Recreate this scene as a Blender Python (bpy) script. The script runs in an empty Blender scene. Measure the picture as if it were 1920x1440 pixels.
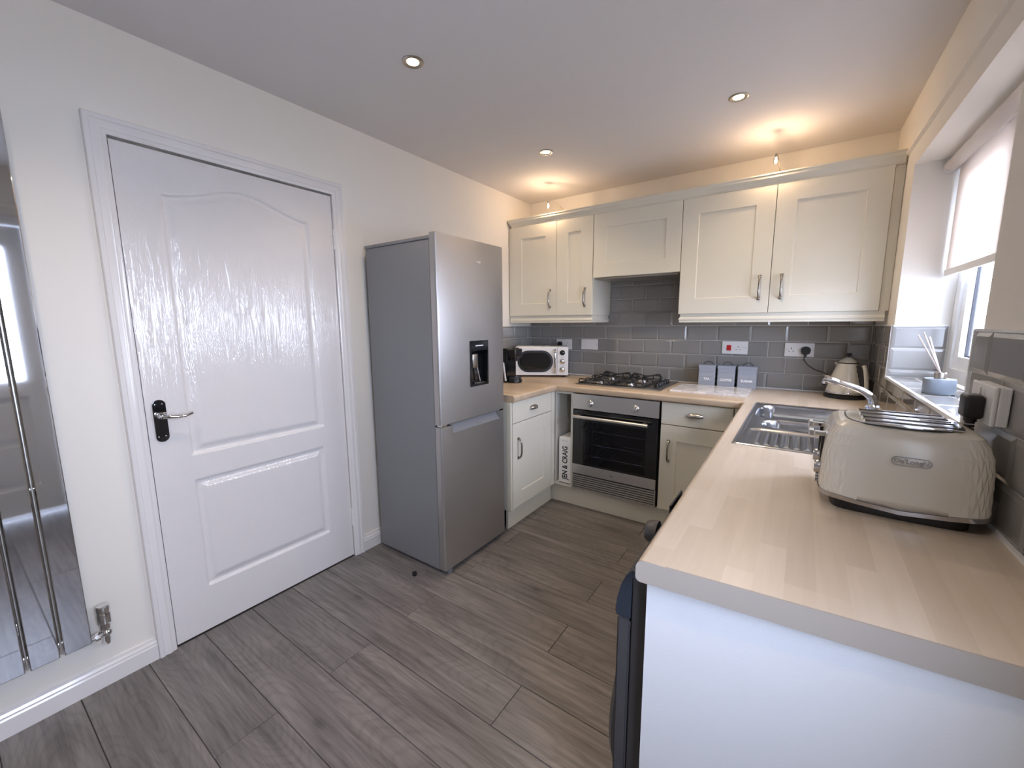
import bpy, bmesh, math, random
from mathutils import Vector, Matrix
from math import sin, cos, pi, radians, sqrt, exp
rnd = random.Random(7)
S = bpy.context.scene
COL = S.collection

# ------------------------------------------------------------------ camera
CAM = Vector((2.0178, -3.1619, 1.3147))
yaw, pit, rol = radians(35.0804), radians(8.3918), radians(-0.3736)
F = Vector((-sin(yaw)*cos(pit), cos(yaw)*cos(pit), -sin(pit)))
R = Vector((cos(yaw), sin(yaw), 0)); U = R.cross(F)
R2 = R*cos(rol)+U*sin(rol); U2 = -R*sin(rol)+U*cos(rol)
cd = bpy.data.cameras.new('camera'); cam = bpy.data.objects.new('camera', cd); COL.objects.link(cam)
cd.sensor_fit = 'HORIZONTAL'; cd.sensor_width = 36; cd.lens = 774.05/1920*36; cd.clip_start = .02
cam.matrix_world = Matrix(((R2.x, U2.x, -F.x, CAM.x), (R2.y, U2.y, -F.y, CAM.y), (R2.z, U2.z, -F.z, CAM.z), (0, 0, 0, 1)))
S.camera = cam

# ------------------------------------------------------------------ world, light, exposure
SKY = 20.0
S.view_settings.view_transform = 'Standard'; S.view_settings.look = 'None'
S.view_settings.gamma = 1; S.view_settings.use_curve_mapping = False
S.view_settings.exposure = 0.42
w = bpy.data.worlds.new('sky'); S.world = w; w.use_nodes = True
bg = w.node_tree.nodes['Background']; bg.inputs[0].default_value = (.68, .77, 1.0, 1); bg.inputs[1].default_value = SKY
S.cycles.use_denoising = True
S.cycles.max_bounces = 10; S.cycles.diffuse_bounces = 6; S.cycles.glossy_bounces = 5
S.cycles.transparent_max_bounces = 12; S.cycles.sample_clamp_indirect = 8
S.cycles.caustics_reflective = False; S.cycles.caustics_refractive = False

def portal(name, loc, rot, sx, sy):
    l = bpy.data.lights.new(name, 'AREA'); l.shape = 'RECTANGLE'; l.size = sx; l.size_y = sy
    l.cycles.is_portal = True
    o = bpy.data.objects.new(name, l); o.location = loc; o.rotation_euler = rot; COL.objects.link(o)
portal('window_daylight', (2.62, -1.08, 1.53), (0, radians(90), 0), .97, 1.14)
portal('door_daylight', (2.50, -3.06, 1.36), (0, radians(90), 0), .95, .76)

def spot(name, loc, energy, color, size=radians(100), blend=.8, rad=.025):
    l = bpy.data.lights.new(name, 'SPOT'); l.energy = energy; l.color = color; l.spot_size = size; l.spot_blend = blend; l.shadow_soft_size = rad
    o = bpy.data.objects.new(name, l); o.location = loc; COL.objects.link(o)
def point(name, loc, energy, color, rad=.006):
    l = bpy.data.lights.new(name, 'POINT'); l.energy = energy; l.color = color; l.shadow_soft_size = rad
    o = bpy.data.objects.new(name, l); o.location = loc; COL.objects.link(o)
H = 2.327
WARM = (1, .80, .56)
DL = [(.684, -1.923), (.670, -.872), (1.691, -.885)]
DL_MORE = [(1.69, -1.95), (.68, -3.1), (1.69, -3.1)]
for x, y in DL + DL_MORE[1:]:
    spot('downlight_beam', (x, y, H-.02), 17, WARM, radians(130), 1.0, .03)
CL = [(.405, -.385, 2.172), (1.822, -.385, 2.180)]
for c in CL:
    point('cabinet_lamp_glow', c, 3.9, (1, .67, .40), .009)

# ------------------------------------------------------------------ materials
def mat(name, color, rough=.5, metal=0, spec=.5, coat=0, emit=None, estr=0, **kw):
    m = bpy.data.materials.new(name); m.use_nodes = True
    b = m.node_tree.nodes['Principled BSDF']
    b.inputs['Base Color'].default_value = (*color, 1); b.inputs['Roughness'].default_value = rough
    b.inputs['Metallic'].default_value = metal; b.inputs['Specular IOR Level'].default_value = spec
    b.inputs['Coat Weight'].default_value = coat; b.inputs['Coat Roughness'].default_value = .08
    if emit: b.inputs['Emission Color'].default_value = (*emit, 1); b.inputs['Emission Strength'].default_value = estr
    return m
def N(m, t, **kw):
    n = m.node_tree.nodes.new(t)
    for k, v in kw.items():
        if k in n.inputs: n.inputs[k].default_value = v
        else: setattr(n, k, v)
    return n
def L(m, a, b): m.node_tree.links.new(a, b)
def P(m): return m.node_tree.nodes['Principled BSDF']
def mapped(m, scale=(1, 1, 1), rot=(0, 0, 0), coord='Object'):
    tc = N(m, 'ShaderNodeTexCoord'); mp = N(m, 'ShaderNodeMapping')
    mp.inputs['Scale'].default_value = scale; mp.inputs['Rotation'].default_value = rot
    L(m, tc.outputs[coord], mp.inputs['Vector']); return mp.outputs[0]
def noise_bump(m, scale, strength, dist=.002, detail=3, vscale=(1, 1, 1)):
    v = mapped(m, vscale); n = N(m, 'ShaderNodeTexNoise', Scale=scale, Detail=detail); L(m, v, n.inputs['Vector'])
    b = N(m, 'ShaderNodeBump', Strength=strength, Distance=dist); L(m, n.outputs[0], b.inputs['Height']); L(m, b.outputs[0], P(m).inputs['Normal']); return m
def ramp(m, src, stops):
    r = N(m, 'ShaderNodeValToRGB'); e = r.color_ramp.elements
    while len(e) < len(stops): e.new(.5)
    for i, (p, c) in enumerate(stops): e[i].position = p; e[i].color = (*c, 1)
    L(m, src, r.inputs[0]); return r.outputs[0]
def mixc(m, fac, a, b, mode='MIX'):
    n = N(m, 'ShaderNodeMix', data_type='RGBA', blend_type=mode)
    for s, v in ((n.inputs[0], fac), (n.inputs[6], a), (n.inputs[7], b)):
        if isinstance(v, (int, float)): s.default_value = v
        elif isinstance(v, tuple): s.default_value = (*v, 1)
        else: L(m, v, s)
    return n.outputs[2]

M = {}
M['wall'] = noise_bump(mat('wall paint', (.80, .77, .715), .75, spec=.25), 60, .12)
M['ceiling'] = noise_bump(mat('ceiling paint', (.72, .70, .70), .85, spec=.2), 50, .1)
M['trim'] = noise_bump(mat('white gloss paint', (.765, .745, .735), .16, coat=.3), 90, .08)
M['cream'] = noise_bump(mat('cream cabinet paint', (.74, .715, .62), .34), 40, .06, vscale=(1, 1, .1))
M['carcass'] = mat('pale cabinet board', (.62, .61, .56), .5)
M['white_board'] = noise_bump(mat('white end board', (.76, .79, .84), .55), 300, .1)
M['grout'] = mat('pale grout', (.66, .66, .64), .9)
M['grout_floor'] = mat('dark floor joint', (.05, .045, .04), .9)
M['nickel'] = mat('brushed nickel', (.52, .49, .45), .28, 1)
M['handle_metal'] = mat('dark nickel', (.36, .33, .30), .25, 1)
M['chrome'] = mat('chrome', (.78, .78, .79), .05, 1)
M['chrome_dark'] = mat('polished chrome', (.50, .50, .52), .06, 1)
M['black'] = mat('black plastic', (.012, .012, .014), .35)
M['black_gloss'] = mat('gloss black', (.006, .007, .009), .06, coat=.4)
M['black_matt'] = mat('matt black enamel', (.012, .012, .013), .5)
M['white_plastic'] = mat('white plastic', (.80, .80, .80), .25)
M['upvc'] = mat('white window plastic', (.82, .84, .86), .22)
M['red'] = mat('red switch', (.55, .02, .02), .3)
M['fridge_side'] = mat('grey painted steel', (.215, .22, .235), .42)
M['rubber'] = mat('dark rubber', (.03, .03, .035), .7)
M['graphite'] = noise_bump(mat('graphite metal', (.085, .085, .095), .42, .3), 400, .05)
M['navy'] = mat('dark blue grey plastic', (.028, .036, .052), .3)
M['graphite_side'] = mat('dark grey panel', (.042, .041, .044), .45)
M['canister'] = mat('grey blue enamel', (.34, .37, .43), .4)
M['white_print'] = mat('white print', (.9, .9, .9), .5)
M['black_print'] = mat('black print', (.02, .02, .022), .6)
M['card'] = mat('white card', (.80, .79, .78), .6)
M['reed'] = mat('pale reed', (.78, .66, .60), .7)
M['concrete'] = noise_bump(mat('grey blue ceramic', (.24, .28, .33), .5), 80, .2)
M['blocker_dark'] = mat('dark light blocker', (.03, .03, .032), .6)  # for the added light-blocking board behind the white door
M['brass'] = mat('brass pipe', (.55, .45, .3), .35, 1)
M['toaster_cream'] = mat('cream enamel', (.66, .63, .565), .22, coat=.5)
M['kettle_cream'] = mat('kettle enamel', (.66, .63, .55), .2, coat=.5)
M['bulb'] = mat('lit lamp', (1, .9, .7), .4, emit=(1, .82, .55), estr=22)
M['halogen'] = mat('halogen glow', (1, .8, .5), .4, emit=(1, .66, .30), estr=45)
M['ground'] = noise_bump(mat('paving', (.45, .44, .42), .9), 6, .3)

def brushed(name, color, rough, vscale, metal=1, bump=.05):
    m = mat(name, color, rough, metal)
    v = mapped(m, vscale); n = N(m, 'ShaderNodeTexNoise', Scale=30, Detail=4); L(m, v, n.inputs['Vector'])
    mr = N(m, 'ShaderNodeMapRange'); mr.inputs['To Min'].default_value = rough-.07; mr.inputs['To Max'].default_value = rough+.09
    L(m, n.outputs[0], mr.inputs[0]); L(m, mr.outputs[0], P(m).inputs['Roughness'])
    b = N(m, 'ShaderNodeBump', Strength=bump, Distance=.001); L(m, n.outputs[0], b.inputs['Height']); L(m, b.outputs[0], P(m).inputs['Normal'])
    return m
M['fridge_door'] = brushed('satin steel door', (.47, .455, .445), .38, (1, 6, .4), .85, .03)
M['steel'] = brushed('brushed steel', (.64, .63, .62), .30, (.5, 1, 20))
M['hob_steel'] = brushed('hob steel', (.48, .46, .44), .28, (.5, 20, 1))
M['sink_steel'] = brushed('sink steel', (.60, .62, .66), .17, (1, 1, 1), 1, .04)

# glass that lets daylight straight through
def thin_glass(name, tint=(1, 1, 1), refl=.08, dark=0):
    m = bpy.data.materials.new(name); m.use_nodes = True; nt = m.node_tree; nt.nodes.clear()
    out = nt.nodes.new('ShaderNodeOutputMaterial'); t = nt.nodes.new('ShaderNodeBsdfTransparent'); t.inputs[0].default_value = (*tint, 1)
    g = nt.nodes.new('ShaderNodeBsdfGlossy'); g.inputs['Roughness'].default_value = .02
    fr = nt.nodes.new('ShaderNodeFresnel'); ge = nt.nodes.new('ShaderNodeNewGeometry'); mr = nt.nodes.new('ShaderNodeMapRange')
    mr.inputs['To Min'].default_value = 1.45; mr.inputs['To Max'].default_value = 1/1.45   # same reflectance on both faces of the pane
    nt.links.new(ge.outputs['Backfacing'], mr.inputs[0]); nt.links.new(mr.outputs[0], fr.inputs[0])
    mx = nt.nodes.new('ShaderNodeMixShader'); nt.links.new(fr.outputs[0], mx.inputs[0]); nt.links.new(t.outputs[0], mx.inputs[1]); nt.links.new(g.outputs[0], mx.inputs[2])
    nt.links.new(mx.outputs[0], out.inputs[0]); return m
M['glass'] = thin_glass('clear window glass')
M['oven_glass'] = thin_glass('tinted oven glass', (.55, .57, .66))
M['clear'] = thin_glass('clear plastic', (.86, .88, .9))

# translucent blind
m = bpy.data.materials.new('roller blind cloth'); m.use_nodes = True; nt = m.node_tree; nt.nodes.clear()
out = nt.nodes.new('ShaderNodeOutputMaterial'); d = nt.nodes.new('ShaderNodeBsdfDiffuse'); d.inputs[0].default_value = (.80, .78, .76, 1)
t = nt.nodes.new('ShaderNodeBsdfTranslucent'); t.inputs[0].default_value = (.86, .78, .72, 1)
mx = nt.nodes.new('ShaderNodeMixShader'); mx.inputs[0].default_value = .45
nt.links.new(d.outputs[0], mx.inputs[1]); nt.links.new(t.outputs[0], mx.inputs[2]); nt.links.new(mx.outputs[0], out.inputs[0])
M['blind'] = m

# glazed wall tile
m = mat('grey glazed tile', (.225, .218, .208), .10, coat=.3); M['tile'] = m
oi = N(m, 'ShaderNodeObjectInfo')
c = ramp(m, oi.outputs['Random'], [(0, (.245, .238, .228)), (1, (.290, .281, .268))]); L(m, c, P(m).inputs['Base Color'])
noise_bump(m, 14, .10, .004, 2)

# grey oak laminate
m = mat('grey oak laminate', (.2, .18, .17), .38); M['plank'] = m
oi = N(m, 'ShaderNodeObjectInfo'); tc = N(m, 'ShaderNodeTexCoord')
off = N(m, 'ShaderNodeVectorMath', operation='MULTIPLY_ADD'); cmb = N(m, 'ShaderNodeCombineXYZ')
for i in range(3): L(m, oi.outputs['Random'], cmb.inputs[i])
L(m, cmb.outputs[0], off.inputs[0]); off.inputs[1].default_value = (37, 23, 11); L(m, tc.outputs['Object'], off.inputs[2])
def mp(scale, src=None):
    q = N(m, 'ShaderNodeMapping'); q.inputs['Scale'].default_value = scale; L(m, src or off.outputs[0], q.inputs[0]); return q.outputs[0]
n1 = N(m, 'ShaderNodeTexNoise', Scale=1, Detail=6, Roughness=.65); L(m, mp((3.0, 60, 1)), n1.inputs[0])          # fine grain
n2 = N(m, 'ShaderNodeTexNoise', Scale=1, Detail=3); L(m, mp((2.0, 9, 1)), n2.inputs[0])                          # broad tone
n3 = N(m, 'ShaderNodeTexNoise', Scale=1, Detail=2); L(m, mp((1.6, 6, 1)), n3.inputs[0])
vo2 = N(m, 'ShaderNodeTexVoronoi', Scale=1); L(m, mp((1.15, 5.5, 1)), vo2.inputs[0])
sm = N(m, 'ShaderNodeMath', operation='MULTIPLY_ADD'); L(m, n3.outputs[0], sm.inputs[0]); sm.inputs[1].default_value = .55; L(m, vo2.outputs['Distance'], sm.inputs[2])
wv = N(m, 'ShaderNodeMath', operation='MULTIPLY'); L(m, sm.outputs[0], wv.inputs[0]); wv.inputs[1].default_value = 30
fr = N(m, 'ShaderNodeMath', operation='PINGPONG'); L(m, wv.outputs[0], fr.inputs[0]); fr.inputs[1].default_value = 1  # cathedral rings
vo = N(m, 'ShaderNodeTexVoronoi', Scale=1, Randomness=1); L(m, mp((2.3, 5.5, 1)), vo.inputs[0])
kn = ramp(m, vo.outputs['Distance'], [(.0, (.10, .09, .09)), (.035, (.35, .33, .33)), (.10, (.82, .82, .82)), (.30, (1, 1, 1))])
c1 = ramp(m, n1.outputs[0], [(.28, (.105, .095, .092)), (.5, (.208, .190, .182)), (.72, (.285, .264, .254))])
c2 = mixc(m, .45, c1, ramp(m, n2.outputs[0], [(.3, (.35, .34, .34)), (.62, (1, 1, 1))]), 'MULTIPLY')
c3 = mixc(m, .25, c2, ramp(m, fr.outputs[0], [(0, (.45, .45, .45)), (.5, (1, 1, 1))]), 'MULTIPLY')
c4 = mixc(m, .75, c3, kn, 'MULTIPLY')
tone = ramp(m, oi.outputs['Random'], [(0, (.86, .86, .87)), (1, (1.0, 1.0, 1.0))])
L(m, mixc(m, 1.0, c4, tone, 'MULTIPLY'), P(m).inputs['Base Color'])
b = N(m, 'ShaderNodeBump', Strength=.12, Distance=.001); L(m, n1.outputs[0], b.inputs['Height']); L(m, b.outputs[0], P(m).inputs['Normal'])

# maple block worktop, strips along y (rz=90) or x (rz=0)
def maple(name, rz, base=(.63, .535, .43)):
    m = mat(name, base, .32)
    v = mapped(m, (1, 1, 1), (0, 0, rz))
    bt = N(m, 'ShaderNodeTexBrick'); L(m, v, bt.inputs[0])
    bt.inputs['Color1'].default_value = (0, 0, 0, 1); bt.inputs['Color2'].default_value = (1, 1, 1, 1); bt.inputs['Mortar'].default_value = (.5, .5, .5, 1)
    bt.inputs['Scale'].default_value = 1; bt.inputs['Mortar Size'].default_value = 0; bt.inputs['Brick Width'].default_value = .34; bt.inputs['Row Height'].default_value = .044
    bt.offset = .37; bt.offset_frequency = 3
    n = N(m, 'ShaderNodeTexNoise', Scale=1, Detail=5, Roughness=.6); q = N(m, 'ShaderNodeMapping'); q.inputs['Scale'].default_value = (5, 70, 5); L(m, v, q.inputs[0]); L(m, q.outputs[0], n.inputs[0])
    n2 = N(m, 'ShaderNodeTexNoise', Scale=4, Detail=3); L(m, v, n2.inputs[0])
    c = ramp(m, bt.outputs['Color'], [(0, tuple(x*.91 for x in base)), (.5, base), (1, (base[0]*1.07, base[1]*1.09, base[2]*1.12))])
    c = mixc(m, .16, c, ramp(m, n.outputs[0], [(.3, (.62, .55, .48)), (.7, (1, 1, 1))]), 'MULTIPLY')
    c = mixc(m, .12, c, ramp(m, n2.outputs[0], [(.35, (.7, .6, .55)), (.65, (1, 1, 1))]), 'MULTIPLY')
    L(m, c, P(m).inputs['Base Color']); return m
M['maple_y'] = maple('maple block along', radians(90))
M['maple_x'] = maple('maple block across', 0, (.57, .45, .325))
M['maple_edge'] = noise_bump(mat('worktop end strip', (.37, .335, .30), .5), 30, .1)
# marble board
m = mat('white marble', (.8, .8, .8), .12); M['marble'] = m
v = mapped(m, (1, 1, 1)); n = N(m, 'ShaderNodeTexNoise', Scale=7, Detail=7, Distortion=1.4); L(m, v, n.inputs[0])
L(m, ramp(m, n.outputs[0], [(.40, (.83, .82, .83)), (.495, (.62, .61, .64)), (.56, (.84, .83, .83))]), P(m).inputs['Base Color'])
# door with embossed wood grain
m = mat('white embossed door gloss', (.745, .72, .712), .09, spec=.8); M['door'] = m
v = mapped(m, (1, 14, 1.6)); n0 = N(m, 'ShaderNodeTexNoise', Scale=2.2, Detail=2); L(m, v, n0.inputs[0])
mm = N(m, 'ShaderNodeMath', operation='MULTIPLY'); L(m, n0.outputs[0], mm.inputs[0]); mm.inputs[1].default_value = 22
pp = N(m, 'ShaderNodeMath', operation='PINGPONG'); L(m, mm.outputs[0], pp.inputs[0]); pp.inputs[1].default_value = .5
n4 = N(m, 'ShaderNodeTexNoise', Scale=230, Detail=2); L(m, mapped(m, (1, 1, .55)), n4.inputs[0])
ad = N(m, 'ShaderNodeMath', operation='MULTIPLY_ADD'); L(m, pp.outputs[0], ad.inputs[0]); ad.inputs[1].default_value = .9; L(m, n4.outputs[0], ad.inputs[2])
b = N(m, 'ShaderNodeBump', Strength=.42, Distance=.0015); L(m, ad.outputs[0], b.inputs['Height']); L(m, b.outputs[0], P(m).inputs['Normal'])
L(m, b.outputs[0], P(m).inputs['Coat Normal'])
# brick outside
m = mat('pale garden brick', (.5, .42, .38), .9); M['brickwall'] = m
bt = N(m, 'ShaderNodeTexBrick'); L(m, mapped(m, (1, 1, 1), (0, radians(90), radians(90))), bt.inputs[0])
bt.inputs['Color1'].default_value = (.52, .42, .37, 1); bt.inputs['Color2'].default_value = (.62, .52, .46, 1); bt.inputs['Mortar'].default_value = (.75, .73, .7, 1)
bt.inputs['Scale'].default_value = 1; bt.inputs['Brick Width'].default_value = .225; bt.inputs['Row Height'].default_value = .075; bt.inputs['Mortar Size'].default_value = .008
L(m, bt.outputs['Color'], P(m).inputs['Base Color'])

# ------------------------------------------------------------------ helpers
def tag(o, label=None, cat=None, group=None, kind=None):
    if label: o['label'] = label
    if cat: o['category'] = cat
    if group: o['group'] = group
    if kind: o['kind'] = kind
    return o
def obj(name, me, parent=None, loc=None, rot=None):
    o = bpy.data.objects.new(name, me); COL.objects.link(o)
    if parent: o.parent = parent
    if loc is not None: o.location = loc
    if rot is not None: o.rotation_euler = rot
    return o
def thing(name, label, cat, loc=(0, 0, 0), rz=0, group=None):
    o = obj(name, None, None, loc, (0, 0, rz)); o.empty_display_size = .05
    return tag(o, label, cat, group)

class MB:
    """collects shapes, then builds one mesh object"""
    def __init__(s): s.bm = bmesh.new()
    def _add(s, bm2, mtx=None):
        if mtx: bmesh.ops.transform(bm2, matrix=mtx, verts=bm2.verts)
        me = bpy.data.meshes.new('t'); bm2.to_mesh(me); bm2.free(); s.bm.from_mesh(me); bpy.data.meshes.remove(me); return s
    def box(s, x0, x1, y0, y1, z0, z1, bev=0, seg=2, mtx=None):
        b = bmesh.new(); bmesh.ops.create_cube(b, size=1)
        for v in b.verts: v.co = Vector(((x0+x1)/2+v.co.x*(x1-x0), (y0+y1)/2+v.co.y*(y1-y0), (z0+z1)/2+v.co.z*(z1-z0)))
        if bev: bmesh.ops.bevel(b, geom=b.edges[:], offset=bev, segments=seg, affect='EDGES', profile=.5)
        return s._add(b, mtx)
    def cyl(s, p0, p1, r, r2=None, n=24, bev=0):
        p0, p1 = Vector(p0), Vector(p1); d = p1-p0
        b = bmesh.new(); bmesh.ops.create_cone(b, cap_ends=True, segments=n, radius1=r, radius2=r if r2 is None else r2, depth=d.length)
        if bev: bmesh.ops.bevel(b, geom=[e for e in b.edges if len(e.link_faces) == 2 and max(len(f.verts) for f in e.link_faces) > 4], offset=bev, segments=2, affect='EDGES')
        q = Vector((0, 0, 1)).rotation_difference(d.normalized()).to_matrix().to_4x4()
        return s._add(b, Matrix.Translation((p0+p1)/2) @ q)
    def sphere(s, c, r, sc=(1, 1, 1), n=16):
        b = bmesh.new(); bmesh.ops.create_uvsphere(b, u_segments=n*2, v_segments=n, radius=r)
        return s._add(b, Matrix.Translation(c) @ Matrix.Diagonal((*sc, 1)))
    def lathe(s, prof, c=(0, 0, 0), n=40, axis='Z', sc=(1, 1)):
        b = bmesh.new(); rings = []
        for r, z in prof:
            if r < 1e-6: rings.append([b.verts.new((0, 0, z))])
            else: rings.append([b.verts.new((r*cos(2*pi*k/n)*sc[0], r*sin(2*pi*k/n)*sc[1], z)) for k in range(n)])
        for a, q in zip(rings, rings[1:]):
            for k in range(n):
                k2 = (k+1) % n
                if len(a) == 1 and len(q) == 1: continue
                if len(a) == 1: b.faces.new((a[0], q[k], q[k2]))
                elif len(q) == 1: b.faces.new((a[k], a[k2], q[0]))
                else: b.faces.new((a[k], a[k2], q[k2], q[k]))
        if len(rings[0]) > 1: b.faces.new(rings[0][::-1])
        if len(rings[-1]) > 1: b.faces.new(rings[-1])
        rot = {'Z': Matrix(), 'X': Matrix.Rotation(pi/2, 4, 'Y'), '-X': Matrix.Rotation(-pi/2, 4, 'Y'), '-Y': Matrix.Rotation(pi/2, 4, 'X')}[axis]
        return s._add(b, Matrix.Translation(c) @ rot)
    def tube(s, pts, r, n=10, smooth=True, closed=False, rs=None):
        pts = [Vector(p) for p in pts]
        if smooth and len(pts) > 2:
            out = []; m_ = len(pts)
            rng = range(m_) if closed else range(m_-1)
            for i in rng:
                p0 = pts[(i-1) % m_] if (closed or i > 0) else pts[0]; p1 = pts[i]; p2 = pts[(i+1) % m_]; p3 = pts[(i+2) % m_] if (closed or i+2 < m_) else pts[-1]
                for k in range(6):
                    t = k/6; out.append(.5*((2*p1)+(-p0+p2)*t+(2*p0-5*p1+4*p2-p3)*t*t+(-p0+3*p1-3*p2+p3)*t**3))
            if not closed: out.append(pts[-1])
            pts = out
        b = bmesh.new(); rings = []; m_ = len(pts); up = None
        for i, p in enumerate(pts):
            a = pts[i-1] if (closed or i > 0) else p; c = pts[(i+1) % m_] if (closed or i < m_-1) else p
            d = (c-a).normalized()
            if up is None: up = d.orthogonal().normalized()
            up = (up-d*up.dot(d)).normalized(); q = d.cross(up)
            rr = r if rs is None else rs(i/(m_-1))
            rings.append([b.verts.new(p+(up*cos(2*pi*k/n)+q*sin(2*pi*k/n))*rr) for k in range(n)])
        pairs = list(zip(rings, rings[1:]))+([(rings[-1], rings[0])] if closed else [])
        for a, c in pairs:
            for k in range(n): b.faces.new((a[k], a[(k+1) % n], c[(k+1) % n], c[k]))
        if not closed: b.faces.new(rings[0][::-1]); b.faces.new(rings[-1])
        return s._add(b)
    def prism(s, pts, a, b_, axis='Z', bev=0, seg=2):
        """polygon pts (2-D) extruded from a to b_ along axis. Z: (x,y); Y: (x,z); X: (y,z)"""
        f = {'Z': lambda p, h: (p[0], p[1], h), 'Y': lambda p, h: (p[0], h, p[1]), 'X': lambda p, h: (h, p[0], p[1])}[axis]
        b = bmesh.new(); v0 = [b.verts.new(f(p, a)) for p in pts]; v1 = [b.verts.new(f(p, b_)) for p in pts]
        b.faces.new(v0[::-1]); b.faces.new(v1); n = len(pts)
        for i in range(n): b.faces.new((v0[i], v0[(i+1) % n], v1[(i+1) % n], v1[i]))
        bmesh.ops.recalc_face_normals(b, faces=b.faces)
        if bev: bmesh.ops.bevel(b, geom=b.edges[:], offset=bev, segments=seg, affect='EDGES')
        return s._add(b)
    def sweep(s, prof, path, nrm, closed=False, flat_ends=True):
        """profile (u outward, v along nrm) swept with mitres along a planar path; u is to the LEFT of travel x nrm"""
        nrm = Vector(nrm).normalized(); path = [Vector(p) for p in path]; b = bmesh.new(); rings = []; m_ = len(path)
        for i, p in enumerate(path):
            d0 = (p-path[i-1]).normalized() if (closed or i > 0) else None
            d1 = (path[(i+1) % m_]-p).normalized() if (closed or i < m_-1) else None
            n0 = nrm.cross(d0) if d0 else None; n1 = nrm.cross(d1) if d1 else None
            if n0 is None: o = n1
            elif n1 is None: o = n0
            else: o = (n0+n1); o = o/(o.dot(n0))
            rings.append([b.verts.new(p+o*u+nrm*v) for u, v in prof])
        k = len(prof)
        for a, c in list(zip(rings, rings[1:]))+([(rings[-1], rings[0])] if closed else []):
            for j in range(k): b.faces.new((a[j], a[(j+1) % k], c[(j+1) % k], c[j]))
        if not closed: b.faces.new(rings[0][::-1]); b.faces.new(rings[-1])
        bmesh.ops.recalc_face_normals(b, faces=b.faces); return s._add(b)
    def mesh(s, name, m, smooth=False):
        bmesh.ops.recalc_face_normals(s.bm, faces=s.bm.faces)
        me = bpy.data.meshes.new(name); s.bm.to_mesh(me); s.bm.free(); me.materials.append(m)
        if smooth:
            for p in me.polygons: p.use_smooth = True
            me.set_sharp_from_angle(angle=radians(38))
        return me
    def build(s, name, m, parent=None, smooth=False, loc=None, rot=None):
        if isinstance(m, str): m = M[m]
        return obj(name, s.mesh(name, m, smooth), parent, loc, rot)

def cut(o, *cutters):
    """subtract the meshes of MB cutters from o, permanently"""
    tmp = []
    for c in cutters:
        q = c.build('cutter', o.data.materials[0]); q.matrix_world = Matrix(); tmp.append(q)
        md = o.modifiers.new('b', 'BOOLEAN'); md.object = q; md.solver = 'EXACT'
    bpy.context.view_layer.update()
    # cutters share the parent frame of o: bring them there
    for q in tmp: q.matrix_world = o.matrix_world
    bpy.context.view_layer.update()
    dg = bpy.context.evaluated_depsgraph_get(); me = bpy.data.meshes.new_from_object(o.evaluated_get(dg), depsgraph=dg)
    o.modifiers.clear(); old = o.data; o.data = me; me.name = old.name
    for q in tmp:
        d_ = q.data; bpy.data.objects.remove(q); bpy.data.meshes.remove(d_)
    return o

def text(name, s, size, m, parent, mtx, ext=.0004, align='CENTER', squash=1, shear=0, bold=0):
    cu = bpy.data.curves.new('t', 'FONT'); cu.body = s; cu.size = size; cu.extrude = ext; cu.align_x = align; cu.align_y = 'CENTER'; cu.resolution_u = 3; cu.shear = shear; cu.offset = bold
    t = bpy.data.objects.new('t', cu); COL.objects.link(t); bpy.context.view_layer.update()
    dg = bpy.context.evaluated_depsgraph_get(); me = bpy.data.meshes.new_from_object(t.evaluated_get(dg), depsgraph=dg)
    bpy.data.objects.remove(t); me.transform(Matrix.Diagonal((squash, 1, 1, 1))); me.transform(mtx)
    me.materials.clear(); me.materials.append(M[m]); return obj(name, me, parent)
FRONT = Matrix.Rotation(pi/2, 4, 'X')                       # text reading on a face that looks toward -y
def at(x, y, z, r=Matrix()): return Matrix.Translation((x, y, z)) @ r

def heightmesh(name, xs, ys, f, m, parent=None, frame=None, base=None):
    """grid surface; frame maps (x, y, h) to a point"""
    frame = frame or (lambda x, y, h: (x, y, h)); nx, ny = len(xs), len(ys)
    vs = [frame(x, y, f(x, y)) for y in ys for x in xs]
    fs = [(j*nx+i, j*nx+i+1, (j+1)*nx+i+1, (j+1)*nx+i) for j in range(ny-1) for i in range(nx-1)]
    if base is not None:                                    # skirt closing the edge
        ring = [i for i in range(nx)]+[j*nx+nx-1 for j in range(1, ny)]+[(ny-1)*nx+i for i in range(nx-2, -1, -1)]+[j*nx for j in range(ny-2, 0, -1)]
        n0 = len(vs)
        for r_ in ring:
            i, j = r_ % nx, r_//nx; vs.append(frame(xs[i], ys[j], base))
        k = len(ring)
        for a in range(k): fs.append((ring[(a+1) % k], ring[a], n0+a, n0+(a+1) % k))
        fs.append(tuple(range(n0, n0+k)))
    me = bpy.data.meshes.new(name); me.from_pydata(vs, [], fs); me.materials.append(m)
    b = bmesh.new(); b.from_mesh(me); bmesh.ops.recalc_face_normals(b, faces=b.faces); b.to_mesh(me); b.free()
    for p in me.polygons: p.use_smooth = True
    me.set_sharp_from_angle(angle=radians(50)); return obj(name, me, parent)
def lin(a, b, n): return [a+(b-a)*i/n for i in range(n+1)]
def sstep(t): t = max(0, min(1, t)); return t*t*(3-2*t)

# ------------------------------------------------------------------ measures
ZT = .8805; PX = .2025; PZ = .1017; XO = .115; W0 = 2.352; SL = .0125
YR = -5.0
def RWX(u, d=0): return W0+SL*u+d                            # the window wall runs very slightly outward
RWA = -math.atan(SL)                                        # its turn about z, measured from the y axis
def rwbox(mb, u0, u1, d0, d1, z0, z1):
    mb.prism([(RWX(u0, d0), -u0), (RWX(u1, d0), -u1), (RWX(u1, d1), -u1), (RWX(u0, d1), -u0)], z0, z1)
    return mb

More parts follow.
